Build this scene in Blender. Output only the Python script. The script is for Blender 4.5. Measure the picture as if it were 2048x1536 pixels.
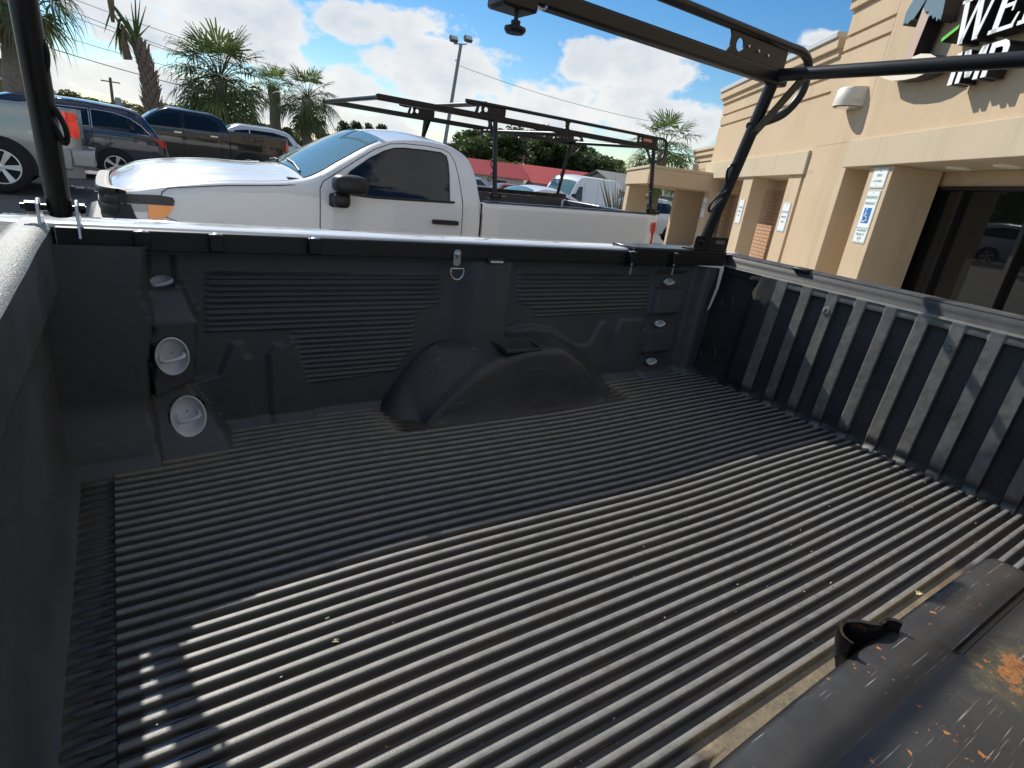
import bpy, bmesh, math, random
from mathutils import Vector, Matrix, noise
for o in list(bpy.data.objects): bpy.data.objects.remove(o)
SC = bpy.context.scene
COL = SC.collection
R = math.radians
H = 1.71          # camera height above the asphalt; "camera-level" heights below are relative to it

# ------------------------------------------------------------------ camera
cam = bpy.data.cameras.new('camera'); camo = bpy.data.objects.new('camera', cam); COL.objects.link(camo)
SC.camera = camo
cam.sensor_width = 36.0; cam.lens = 1126.97/2048*36.0; cam.clip_start = .02; cam.clip_end = 3000
_X = Vector((0.8316816, -0.54211682, 0.12006278))     # image right
_D = Vector((-0.09984056, -0.35871411, -0.92809269))  # image down
_F = Vector((0.54620287, 0.75989048, -0.35246118))    # forward
m3 = Matrix((_X, -_D, -_F)).transposed()
camo.matrix_world = Matrix.Translation((0, 0, H)) @ m3.to_4x4()
SC.render.resolution_x = 1024; SC.render.resolution_y = 768

# ------------------------------------------------------------------ sun and sky
TOSUN = Vector((-.16, 1.22, 1.0)).normalized()
EL = math.asin(TOSUN.z)
sun = bpy.data.lights.new('sun', 'SUN'); suno = bpy.data.objects.new('sun', sun); COL.objects.link(suno)
sun.energy = 4.8; sun.angle = R(.53); sun.color = (1, .94, .84)
suno.rotation_euler = TOSUN.to_track_quat('Z', 'Y').to_euler()
suno.location = TOSUN*40
SC.view_settings.view_transform = 'Standard'; SC.view_settings.look = 'None'
SC.view_settings.gamma = 1; SC.view_settings.exposure = 0.16

W = bpy.data.worlds.new('World'); SC.world = W; W.use_nodes = True
NT = W.node_tree; NT.nodes.clear()
class G:
    """tiny node-graph helper"""
    def __init__(s, nt): s.nt = nt
    def n(s, t, **k):
        o = s.nt.nodes.new(t)
        for a, b in k.items(): setattr(o, a, b)
        return o
    def put(s, sock, v):
        if isinstance(v, bpy.types.NodeSocket): s.nt.links.new(v, sock)
        else:
            try: sock.default_value = v
            except Exception: sock.default_value = (*v, 1) if len(v) == 3 else v
    def m(s, op, a, b=0.0, c=None, clamp=False):
        o = s.n('ShaderNodeMath', operation=op, use_clamp=clamp)
        s.put(o.inputs[0], a); s.put(o.inputs[1], b)
        if c is not None: s.put(o.inputs[2], c)
        return o.outputs[0]
    def v(s, op, a, b=(0, 0, 0)):
        o = s.n('ShaderNodeVectorMath', operation=op); s.put(o.inputs[0], a); s.put(o.inputs[1], b)
        return o.outputs['Value'] if op in ('DOT_PRODUCT', 'LENGTH') else o.outputs[0]
    def noise(s, vec, scale, det=4, rough=.55, dist=0, dim='3D'):
        o = s.n('ShaderNodeTexNoise', noise_dimensions=dim)
        if vec is not None: s.put(o.inputs['Vector'], vec)
        o.inputs['Scale'].default_value = scale; o.inputs['Detail'].default_value = det
        o.inputs['Roughness'].default_value = rough; o.inputs['Distortion'].default_value = dist
        return o.outputs[0]
    def ramp(s, fac, stops, interp='LINEAR'):
        o = s.n('ShaderNodeValToRGB'); o.color_ramp.interpolation = interp
        e = o.color_ramp.elements
        while len(e) < len(stops): e.new(.5)
        for i, (p, c) in enumerate(stops):
            e[i].position = p; e[i].color = (c, c, c, 1) if isinstance(c, (int, float)) else (*c, 1)
        s.put(o.inputs[0], fac); return o.outputs[0]
    def mix(s, fac, a, b, blend='MIX'):
        o = s.n('ShaderNodeMix', data_type='RGBA', blend_type=blend)
        s.put(o.inputs[0], fac); s.put(o.inputs[6], a); s.put(o.inputs[7], b); return o.outputs[2]
    def mapr(s, v, a, b, c=0.0, d=1.0):
        o = s.n('ShaderNodeMapRange'); s.put(o.inputs[0], v)
        for i, q in enumerate((a, b, c, d)): o.inputs[i+1].default_value = q
        return o.outputs[0]

g = G(NT)
sky = g.n('ShaderNodeTexSky', sky_type='NISHITA', sun_disc=False)
sky.sun_elevation = EL; sky.sun_rotation = math.atan2(TOSUN.x, TOSUN.y)
sky.altitude = 10; sky.air_density = 1.0; sky.dust_density = .05; sky.ozone_density = 2.2
tc = g.n('ShaderNodeTexCoord'); dirv = tc.outputs['Generated']
sp = g.n('ShaderNodeSeparateXYZ'); g.put(sp.inputs[0], dirv)
azm = g.m('ARCTAN2', sp.outputs[0], sp.outputs[1]); elv = g.m('ARCSINE', sp.outputs[2])
# fractal noise in direction space, stretched sideways like distant cumulus
stv = g.v('MULTIPLY', dirv, (1, 1, 1.7))
n1 = g.noise(stv, 7.0, 7, .60, .0); n2 = g.noise(g.v('ADD', stv, (.02, -.045, .075)), 7.0, 4, .56, .0)
n3 = g.noise(stv, 2.1, 3, .5)
def pix_dir(px, py):
    d = _X*(px-1024) + _D*(py-768) + _F*1126.97
    d.normalize(); return math.atan2(d.x, d.y), math.asin(d.z)
# the cumulus seen over the lot: direction (from a pixel), half-widths in degrees
CL = [(400, 20, 8, 3.4), (270, 35, 5, 2.4), (540, 50, 4.5, 2.4), (150, 150, 9, 2.0), (330, 185, 11, 2.2), (570, 118, 3.6, 1.5), (700, 45, 4, 1.5), (820, 45, 4.6, 1.6),
      (850, 95, 3.2, 2.0), (880, 150, 7, 2.8), (690, 175, 4.6, 1.9), (1060, 205, 6, 2.6), (1180, 225, 7, 2.6), (960, 228, 8, 2.0),
      (1185, 128, 3.2, 2.0), (1300, 138, 5.6, 2.6), (1320, 245, 8, 2.2), (1640, 78, 2.0, .8), (220, 235, 22, 1.8), (650, 250, 16, 1.6)]
cmb = g.n('ShaderNodeCombineXYZ'); g.put(cmb.inputs[0], azm); g.put(cmb.inputs[1], elv); ae = cmb.outputs[0]
dmin = None
for (px, py, ra, re) in CL:
    a, e = pix_dir(px, py); sx, sy = math.cos(e)/R(ra), 1/R(re)
    o = g.n('ShaderNodeVectorMath', operation='MULTIPLY_ADD'); g.put(o.inputs[0], ae); o.inputs[1].default_value = (sx, sy, 0); o.inputs[2].default_value = (-a*sx, -e*sy, 0)
    l = g.v('LENGTH', o.outputs[0]); dmin = l if dmin is None else g.m('MINIMUM', dmin, l)
blob = g.m('SUBTRACT', 1.0, dmin)
# elsewhere in the sky: the same kind of broken cumulus from noise alone
inview = g.m('MULTIPLY', g.m('LESS_THAN', g.m('ABSOLUTE', g.m('SUBTRACT', azm, .55)), .95), g.m('LESS_THAN', elv, .5))
field = g.m('MULTIPLY', g.m('SUBTRACT', n3, .51), 5.0)
blob = g.m('ADD', g.m('MULTIPLY', blob, inview), g.m('MULTIPLY', field, g.m('SUBTRACT', 1.0, inview)))
blob = g.m('MAXIMUM', blob, -1.2)
dens = g.m('ADD', g.m('MULTIPLY', blob, .55), g.m('MULTIPLY', g.m('SUBTRACT', n1, .5), 2.1))
alpha = g.mapr(dens, .03, .19)
alpha = g.m('MULTIPLY', alpha, g.mapr(elv, -.02, .03))
dens2 = g.m('ADD', g.m('MULTIPLY', blob, .55), g.m('MULTIPLY', g.m('SUBTRACT', n2, .5), 2.1))
shade = g.mapr(g.m('SUBTRACT', g.m('MULTIPLY', dens, .75), g.m('MULTIPLY', dens2, .35)), .0, .45)
cloudc = g.mix(shade, (6.9, 6.9, 6.8, 1), (4.7, 5.1, 5.7, 1))
gam = g.n('ShaderNodeHueSaturation'); gam.inputs['Saturation'].default_value = 1.36; gam.inputs['Value'].default_value = .9; g.put(gam.inputs['Color'], sky.outputs[0])
col = g.mix(g.m('MULTIPLY', alpha, .95), gam.outputs[0], cloudc)
bg = g.n('ShaderNodeBackground'); g.put(bg.inputs[0], col); bg.inputs[1].default_value = .12
out = g.n('ShaderNodeOutputWorld'); NT.links.new(bg.outputs[0], out.inputs[0])

# ------------------------------------------------------------------ materials
MATS = {}
def M(name, col=(.5, .5, .5), rough=.5, metal=0, coat=0, spec=.5, bump=None, var=None, trans=0, alpha=1, emit=None, ior=1.45):
    """principled material with optional noise bump (scale, strength) and colour variation (scale, amount, colour2)"""
    if name in MATS: return MATS[name]
    m = bpy.data.materials.new(name); m.use_nodes = True; nt = m.node_tree; q = G(nt)
    p = nt.nodes['Principled BSDF']
    p.inputs['Base Color'].default_value = (*col, 1); p.inputs['Roughness'].default_value = rough
    p.inputs['Metallic'].default_value = metal; p.inputs['Coat Weight'].default_value = coat; p.inputs['Coat Roughness'].default_value = .03
    p.inputs['Specular IOR Level'].default_value = spec; p.inputs['Transmission Weight'].default_value = trans; p.inputs['Alpha'].default_value = alpha
    p.inputs['IOR'].default_value = ior
    if emit: p.inputs['Emission Color'].default_value = (*emit[0], 1); p.inputs['Emission Strength'].default_value = emit[1]
    t = q.n('ShaderNodeTexCoord').outputs['Object']
    if var:
        f = q.noise(t, var[0], 5, .6); f = q.mapr(f, .35, .68, 0, var[1])
        q.put(p.inputs['Base Color'], q.mix(f, (*col, 1), (*var[2], 1)))
    if bump:
        f = q.noise(t, bump[0], 3, .6)
        b = q.n('ShaderNodeBump'); b.inputs['Strength'].default_value = bump[1]; b.inputs['Distance'].default_value = bump[2] if len(bump) > 2 else .002
        q.put(b.inputs['Height'], f); q.put(p.inputs['Normal'], b.outputs[0])
    MATS[name] = m; return m

def liner_mat(name, base, dust, rust=0, amount=.5, wear=1.0, rib=0, ribcol=(.215, .212, .20), spec=.5, rough=(.38, .60)):
    """pebbled black plastic with road dust, scuffs and a little rust staining"""
    m = bpy.data.materials.new(name); m.use_nodes = True; nt = m.node_tree; q = G(nt); p = nt.nodes['Principled BSDF']
    geo = q.n('ShaderNodeNewGeometry'); t = geo.outputs['Position']
    big = q.noise(t, 3.5, 5, .6); fine = q.noise(t, 60, 4, .65); peb = q.noise(t, 420, 2, .5)
    f = q.m('MULTIPLY', q.mapr(big, .38, .7), amount)
    f = q.m('ADD', f, q.m('MULTIPLY', q.mapr(fine, .5, .75), amount*.5), clamp=True)
    c = q.mix(f, (*base, 1), (*dust, 1))
    # long scuffs along the bed
    st = q.v('MULTIPLY', t, (2.2, 60, 60)); sc = q.noise(st, 1.6, 4, .7)
    c = q.mix(q.m('MULTIPLY', q.mapr(sc, .62, .72), .35*wear), c, (.30, .30, .29, 1))
    if rib:      # rib crowns scuffed pale, grey dust film; tailgate ones painted sunlit-pale too
        at = q.n('ShaderNodeAttribute', attribute_name='ribtop').outputs['Fac']
        wr = q.m('MULTIPLY', q.mapr(at, .55, 1.0), q.mapr(q.noise(t, 26, 4, .7), .25, .65, .45, 1.0))
        c = q.mix(q.m('MULTIPLY', wr, .9), c, (*ribcol, 1))
        dt = q.n('ShaderNodeAttribute', attribute_name='dirt').outputs['Fac']
        c = q.mix(q.m('MULTIPLY', dt, q.m('MULTIPLY', q.mapr(q.noise(t, 9, 5, .7), .3, .62, .3, 1.0), q.mapr(q.noise(t, 150, 3, .7), .3, .6, .55, 1.0))), c, (.27, .215, .125, 1))
    if rust:
        rn = q.noise(q.v('MULTIPLY', t, (1.5, 6, 6)), 2.2, 6, .7)
        ms = q.mapr(rn, .50, .66)
        if rib:
            spy = q.n('ShaderNodeSeparateXYZ'); q.put(spy.inputs[0], t)
            ms = q.m('MULTIPLY', ms, q.m('MULTIPLY', q.mapr(spy.outputs[1], .95, .35), q.mapr(at, 1.0, .3, .25, 1)))
        c = q.mix(q.m('MULTIPLY', ms, rust), c, (.15, .068, .026, 1))
    q.put(p.inputs['Base Color'], c)
    q.put(p.inputs['Roughness'], q.mapr(big, .3, .7, *rough))
    p.inputs['Specular IOR Level'].default_value = spec
    b = q.n('ShaderNodeBump'); b.inputs['Strength'].default_value = .35; b.inputs['Distance'].default_value = .0015
    q.put(b.inputs['Height'], q.m('ADD', peb, q.m('MULTIPLY', fine, .6))); q.put(p.inputs['Normal'], b.outputs[0])
    MATS[name] = m; return m

# ------------------------------------------------------------------ geometry helpers
def tag(o, label=None, cat=None, group=None, kind=None):
    if label: o['label'] = label
    if cat: o['category'] = cat
    if group: o['group'] = group
    if kind: o['kind'] = kind
    return o
def thing(name, loc, label, cat, group=None, rotz=0):
    o = bpy.data.objects.new(name, None); COL.objects.link(o); o.empty_display_size = .2
    o.location = loc; o.rotation_euler = (0, 0, rotz)
    return tag(o, label, cat, group)
def root_off(p):
    v = Vector((0, 0, 0))
    while p is not None: v += p.location; p = p.parent
    return v
class B:
    """mesh builder; coordinates are world metres, dz lifts camera-level heights to the ground frame"""
    def __init__(s, dz=H): s.v = []; s.f = []; s.dz = dz
    def pt(s, p): s.v.append((p[0], p[1], p[2]+s.dz)); return len(s.v)-1
    def face(s, ps): s.f.append([s.pt(p) for p in ps])
    def grid(s, rows, close_u=False, close_v=False):
        """rows: list of equal-length point lists"""
        i0 = len(s.v); n = len(rows[0]); k = len(rows)
        for r in rows:
            for p in r: s.pt(p)
        for i in range(k - (0 if close_v else 1)):
            for j in range(n - (0 if close_u else 1)):
                a = i0+i*n+j; b = i0+i*n+(j+1) % n; c = i0+((i+1) % k)*n+(j+1) % n; d = i0+((i+1) % k)*n+j
                s.f.append([a, b, c, d])
        return s
    def box(s, lo, hi, M4=None):
        c = [Vector((x, y, z)) for z in (lo[2], hi[2]) for y in (lo[1], hi[1]) for x in (lo[0], hi[0])]
        if M4: c = [M4 @ p for p in c]
        i = len(s.v)
        for p in c: s.pt(p)
        for q in ((0, 2, 3, 1), (4, 5, 7, 6), (0, 1, 5, 4), (2, 6, 7, 3), (0, 4, 6, 2), (1, 3, 7, 5)): s.f.append([i+k for k in q])
        return s
    def tube(s, path, r, seg=10, cap=True, rect=None, up=None):
        """tube along a polyline; r may be a list; rect=(w,h) makes a rectangular bar"""
        P = [Vector(p) for p in path]; n = len(P); rr = r if isinstance(r, (list, tuple)) else [r]*n
        rows = []; prev = None
        for i in range(n):
            t = (P[min(i+1, n-1)]-P[max(i-1, 0)]).normalized()
            if prev is None:
                a = Vector(up) if up else (Vector((0, 0, 1)) if abs(t.z) < .9 else Vector((1, 0, 0)))
            else: a = prev
            a = (a - t*a.dot(t)).normalized(); b = t.cross(a); prev = a
            if rect:
                w, h = rect[0]*rr[i]/2, rect[1]*rr[i]/2
                rows.append([P[i]+a*(h*sy)+b*(w*sx) for sx, sy in ((-1, -1), (1, -1), (1, 1), (-1, 1))])
            else:
                rows.append([P[i]+(a*math.cos(q)+b*math.sin(q))*rr[i] for q in [2*math.pi*k/seg for k in range(seg)]])
        i0 = len(s.v); s.grid(rows, close_u=True); m = len(rows[0])
        if cap:
            s.f.append([i0+k for k in range(m)][::-1]); s.f.append([i0+(n-1)*m+k for k in range(m)])
        return s
    def prism(s, outline, depth, to3):
        """outline in 2d, to3(a,b,d)->3d; closed solid between d=0 and d=depth"""
        n = len(outline); i = len(s.v)
        for d in (0, depth):
            for a, b in outline: s.pt(to3(a, b, d))
        s.f.append([i+k for k in range(n)][::-1]); s.f.append([i+n+k for k in range(n)])
        for k in range(n): s.f.append([i+k, i+(k+1) % n, i+n+(k+1) % n, i+n+k])
        return s
    def lathe(s, prof, base, axis=(0, 0, 1), seg=20):
        """prof: (radius, along-axis) pairs"""
        ax = Vector(axis).normalized(); a = ax.orthogonal().normalized(); b = ax.cross(a); base = Vector(base)
        rows = [[base+ax*h+(a*math.cos(q)+b*math.sin(q))*r for q in [2*math.pi*k/seg for k in range(seg)]] for r, h in prof]
        s.grid(rows, close_u=True); return s
    def panel(s, outline, yfun, off=0, thick=.01, step=.06):
        """sheet cut to an (x,z) outline that follows the surface y=yfun(x,z)-off, with a rim going inward"""
        bm = bmesh.new(); bm.faces.new([bm.verts.new((x, 0, z)) for x, z in outline])
        for ax, nrm in ((2, (0, 0, 1)), (0, (1, 0, 0))):
            lo = min(v.co[ax] for v in bm.verts); hi = max(v.co[ax] for v in bm.verts); k = lo+step
            while k < hi:
                co = [0, 0, 0]; co[ax] = k
                bmesh.ops.bisect_plane(bm, geom=bm.verts[:]+bm.edges[:]+bm.faces[:], plane_co=co, plane_no=nrm); k += step
        idx = {}
        for v in bm.verts: idx[v] = s.pt((v.co.x, yfun(v.co.x, v.co.z)-off, v.co.z))
        for f in bm.faces: s.f.append([idx[v] for v in f.verts])
        for e in bm.edges:
            if len(e.link_faces) == 1:
                a, b = e.verts
                a2 = s.pt((a.co.x, yfun(a.co.x, a.co.z)-off+thick, a.co.z)); b2 = s.pt((b.co.x, yfun(b.co.x, b.co.z)-off+thick, b.co.z))
                s.f.append([idx[a], idx[b], b2, a2])
        bm.free(); return s
    def build(s, name, mat, parent=None, smooth=True, angle=35, bevel=0, sub=0, recalc=True, solid=0):
        me = bpy.data.meshes.new(name)
        o3 = root_off(parent)
        me.from_pydata([(x-o3.x, y-o3.y, z-o3.z) for x, y, z in s.v], [], s.f)
        if recalc:
            bm = bmesh.new(); bm.from_mesh(me); bmesh.ops.remove_doubles(bm, verts=bm.verts, dist=1e-5)
            bmesh.ops.recalc_face_normals(bm, faces=bm.faces); bm.to_mesh(me); bm.free()
        for m in (mat if isinstance(mat, (list, tuple)) else [mat]): me.materials.append(m)
        o = bpy.data.objects.new(name, me); COL.objects.link(o)
        if parent: o.parent = parent
        if bevel:
            b = o.modifiers.new('bevel', 'BEVEL'); b.width = bevel; b.segments = 2; b.limit_method = 'ANGLE'; b.angle_limit = R(40)
        if solid:
            b = o.modifiers.new('solid', 'SOLIDIFY'); b.thickness = solid; b.offset = 0
        if sub:
            b = o.modifiers.new('sub', 'SUBSURF'); b.levels = sub; b.render_levels = sub
        if smooth:
            for p in me.polygons: p.use_smooth = True
            if angle and not sub:
                try: me.set_sharp_from_angle(angle=R(angle))
                except Exception: pass
        return o
def sstep(a, b, x):
    t = max(0, min(1, (x-a)/(b-a))); return t*t*(3-2*t)
def lerp(a, b, t): return a+(b-a)*t
def curve(pts):
    """piecewise-linear function through (x,y) pairs"""
    def fn(x):
        if x <= pts[0][0]: return pts[0][1]
        for (a, p), (b, q) in zip(pts, pts[1:]):
            if x <= b: return p+(q-p)*(x-a)/(b-a)
        return pts[-1][1]
    return fn
def scurve(pts):
    """smooth monotone-ish curve through (x,y) pairs"""
    xs = [p[0] for p in pts]; ys = [p[1] for p in pts]; n = len(xs)
    d = [(ys[i+1]-ys[i])/(xs[i+1]-xs[i]) for i in range(n-1)]
    m = [d[0]]+[0 if d[i-1]*d[i] <= 0 else 2*d[i-1]*d[i]/(d[i-1]+d[i]) for i in range(1, n-1)]+[d[-1]]
    def fn(x):
        if x <= xs[0]: return ys[0]
        if x >= xs[-1]: return ys[-1]
        i = max(k for k in range(n-1) if xs[k] <= x); h = xs[i+1]-xs[i]; t = (x-xs[i])/h
        return ((1+2*t)*(1-t)**2*ys[i] + t*(1-t)**2*h*m[i] + t*t*(3-2*t)*ys[i+1] + t*t*(t-1)*h*m[i+1])
    return fn
def arcpts(cx, cz, r, a0, a1, n): return [(cx+r*math.cos(R(a0+(a1-a0)*k/n)), cz+r*math.sin(R(a0+(a1-a0)*k/n))) for k in range(n+1)]
def rrect(x0, z0, x1, z1, r, n=4):
    return arcpts(x1-r, z1-r, r, 0, 90, n)+arcpts(x0+r, z1-r, r, 90, 180, n)+arcpts(x0+r, z0+r, r, 180, 270, n)+arcpts(x1-r, z0+r, r, 270, 360, n)
def smooth_path(pts, n=6):
    """Catmull-Rom through 3d points"""
    P = [Vector(p) for p in pts]; out = []
    for i in range(len(P)-1):
        a, b, c, d = P[max(i-1, 0)], P[i], P[i+1], P[min(i+2, len(P)-1)]
        for k in range(n):
            t = k/n; out.append(.5*((2*b)+(c-a)*t+(2*a-5*b+4*c-d)*t*t+(3*b-a-3*c+d)*t**3))
    out.append(P[-1]); return out
# ------------------------------------------------------------------ shared materials
BLK = M('black_powder_coat', (.008, .009, .011), .38, bump=(900, .15, .0006))
BLKP = M('black_plastic', (.014, .015, .017), .45, bump=(500, .2, .0008))
GLOSS = M('gloss_black', (.006, .006, .007), .12)
WHITE = M('white_paint', (.80, .81, .82), .28, coat=1, var=(1.5, .12, (.73, .73, .72)))
ZINC = M('zinc_steel', (.55, .56, .58), .32, metal=1, bump=(80, .1))
PLATE = M('grey_primer', (.72, .75, .78), .4, var=(20, .4, (.62, .64, .66)))
RUBBER = M('tyre_rubber', (.015, .015, .016), .8)
ALLOY = M('alloy', (.62, .63, .65), .3, metal=.9)
SEAM = M('panel_gap', (.01, .01, .012), .7)
def glass_mat(name, tint, rough=.02, alpha=1):
    return M(name, tint, rough, spec=.6, alpha=alpha)
TINT = glass_mat('tinted_glass', (.008, .010, .012))
WIND = glass_mat('windscreen_glass', (.12, .21, .24))
LIN_FLOOR = liner_mat('liner_floor', (.011, .011, .012), (.030, .029, .027), rust=.5, amount=.5, rib=1, rough=(.50, .64), spec=1.0)
LIN_WALL = liner_mat('liner_wall', (.064, .068, .077), (.100, .102, .107), rust=.0, amount=.5, wear=.3)
LIN_TAIL = liner_mat('liner_tail', (.018, .020, .024), (.045, .045, .045), rust=.05, amount=.8, wear=.5, rib=1, ribcol=(.20, .196, .183))  # ribcol holds dust plus the sunlit tone of ribs and lip
LIN_WELL = liner_mat('liner_well', (.036, .038, .042), (.10, .097, .092), rust=.0, amount=.5, wear=1.6)
LIN_CAP = M('cap_dust_glint', (.30, .32, .31), .42, var=(60, .8, (.16, .17, .17)), bump=(260, .8, .004))  # pale grey paints the sun glint into dusty black plastic
LIN_BULK = liner_mat('liner_bulkhead', (.075, .082, .080), (.12, .125, .12), rust=.0, amount=.7, wear=.2)

def near_well_mat():
    m = bpy.data.materials.new('well_scratched'); m.use_nodes = True; q = G(m.node_tree); p = m.node_tree.nodes['Principled BSDF']
    t = q.n('ShaderNodeNewGeometry').outputs['Position']
    big = q.noise(t, 9, 5, .6); c = q.mix(q.mapr(big, .35, .7), (.022, .022, .023, 1), (.045, .043, .041, 1))
    for (rot, thr, sc) in ((.6, .66, 1.0), (-.9, .67, .8), (1.9, .67, .7), (.15, .68, 1.2)):
        mp = q.n('ShaderNodeMapping'); mp.inputs['Rotation'].default_value = (0, 0, rot); mp.inputs['Scale'].default_value = (5*sc, 300*sc, 30); q.put(mp.inputs['Vector'], t)
        s = q.noise(mp.outputs[0], 1.0, 3, .6); msk = q.noise(t, 14*sc, 2, .5)
        c = q.mix(q.m('MULTIPLY', q.mapr(s, thr, thr+.03), q.mapr(msk, .46, .56)), c, (.27, .27, .27, 1))
    # rust blooms: one big stain by the groove and scattered flecks
    v = q.v('SUBTRACT', t, (.975, .075, -.575+H)); rr = q.v('LENGTH', q.v('MULTIPLY', v, (13, 24, 4)))
    rn = q.noise(t, 45, 6, .7)
    bl = q.m('SUBTRACT', q.m('ADD', q.m('SUBTRACT', 1.0, rr), q.m('MULTIPLY', q.m('SUBTRACT', rn, .5), 3.4)), 0.0)
    halo = q.mapr(bl, -.3, .25); c = q.mix(q.m('MULTIPLY', halo, .5), c, (.10, .09, .05, 1))
    c = q.mix(q.mapr(bl, .42, .7), c, (.33, .14, .045, 1))
    c = q.mix(q.m('MULTIPLY', q.mapr(bl, .6, 1.0), q.mapr(q.noise(t, 160, 4, .7), .35, .6)), c, (.14, .045, .018, 1))
    fl = q.noise(t, 75, 3, .6); fm = q.noise(t, 11, 2, .5)
    c = q.mix(q.m('MULTIPLY', q.mapr(fl, .66, .70), q.mapr(fm, .48, .58)), c, (.42, .17, .04, 1))
    q.put(p.inputs['Base Color'], c); p.inputs['Roughness'].default_value = .42
    b = q.n('ShaderNodeBump'); b.inputs['Strength'].default_value = .25; b.inputs['Distance'].default_value = .001
    q.put(b.inputs['Height'], q.noise(t, 300, 3, .6)); q.put(p.inputs['Normal'], b.outputs[0])
    return m
WELLN = near_well_mat()

# ------------------------------------------------------------------ ground
def gz(x, y):
    """lie of the lot: level under the two trucks, climbing to the far row on the left, falling away to the right"""
    if y <= 5: return 0.0
    d = math.hypot(x, y); w = sstep(.22, .75, x/y)
    left = .33*sstep(6, 15, y)+.08*sstep(15, 40, y); right = -.85*sstep(14, 34, d)
    return lerp(left, right, w)
def ground():
    xs = [-900, -400, -200, -120, -70]+[-45+2.5*k for k in range(41)]+[62, 75, 95, 130, 200, 400, 900]
    ys = [-900, -300, -100, -40, -15, -5, 0, 3, 5]+[6+1.6*k for k in range(26)]+[50, 58, 70, 90, 130, 200, 400, 900, 1800]
    b = B(0); b.grid([[(x, y, gz(x, y)) for x in xs] for y in ys])
    m = bpy.data.materials.new('asphalt'); m.use_nodes = True; q = G(m.node_tree); p = m.node_tree.nodes['Principled BSDF']
    t = q.n('ShaderNodeNewGeometry').outputs['Position']
    c = q.mix(q.mapr(q.noise(t, .5, 6, .6), .3, .7), (.075, .073, .070, 1), (.12, .115, .105, 1))
    c = q.mix(q.mapr(q.noise(t, 90, 3, .7), .45, .75), c, (.20, .19, .175, 1))
    cr = q.n('ShaderNodeTexVoronoi', feature='DISTANCE_TO_EDGE'); cr.inputs['Scale'].default_value = .22
    q.put(cr.inputs['Vector'], q.v('ADD', t, q.v('MULTIPLY', q.n('ShaderNodeTexNoise').outputs['Color'], (1, 1, 0))))
    c = q.mix(q.mapr(cr.outputs[0], 0.0, .006, .8, 0), c, (.02, .02, .02, 1))
    c = q.mix(q.m('MULTIPLY', q.mapr(q.noise(t, 1.3, 4, .6), .6, .72), .5), c, (.035, .033, .032, 1))
    q.put(p.inputs['Base Color'], c); p.inputs['Roughness'].default_value = .85
    bp = q.n('ShaderNodeBump'); bp.inputs['Strength'].default_value = .6; bp.inputs['Distance'].default_value = .01
    q.put(bp.inputs['Height'], q.noise(t, 120, 4, .7)); q.put(p.inputs['Normal'], bp.outputs[0])
    tag(b.build('parking_lot', m, recalc=False), kind='structure')
ground()

# ------------------------------------------------------------------ our pickup: the bed seen from above
XF, XT = -.155, 2.312           # bulkhead and tailgate planes
ZF = -.83                       # bed floor
TRK = thing('pickup_truck', (1.1, .87, 0), 'white pickup with a black plastic bed liner and ribbed open cargo bed', 'pickup truck')

def sdpoly(x, z, poly):
    ins = False; d2 = 9.
    n = len(poly)
    for i in range(n):
        x0, z0 = poly[i]; x1, z1 = poly[(i+1) % n]
        if (z0 > z) != (z1 > z) and x < (x1-x0)*(z-z0)/(z1-z0)+x0: ins = not ins
        dx, dz = x1-x0, z1-z0; t = max(0, min(1, ((x-x0)*dx+(z-z0)*dz)/(dx*dx+dz*dz)))
        q = (x-x0-t*dx)**2+(z-z0-t*dz)**2
        if q < d2: d2 = q
    d = math.sqrt(d2); return d if ins else -d
class Poly:
    def __init__(s, pts): s.p = pts; s.b = (min(p[0] for p in pts)-.03, max(p[0] for p in pts)+.03, min(p[1] for p in pts)-.03, max(p[1] for p in pts)+.03)
    def m(s, x, z, w=.005):
        if x < s.b[0] or x > s.b[1] or z < s.b[2] or z > s.b[3]: return 0
        return sstep(-w, w, sdpoly(x, z, s.p))

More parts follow.
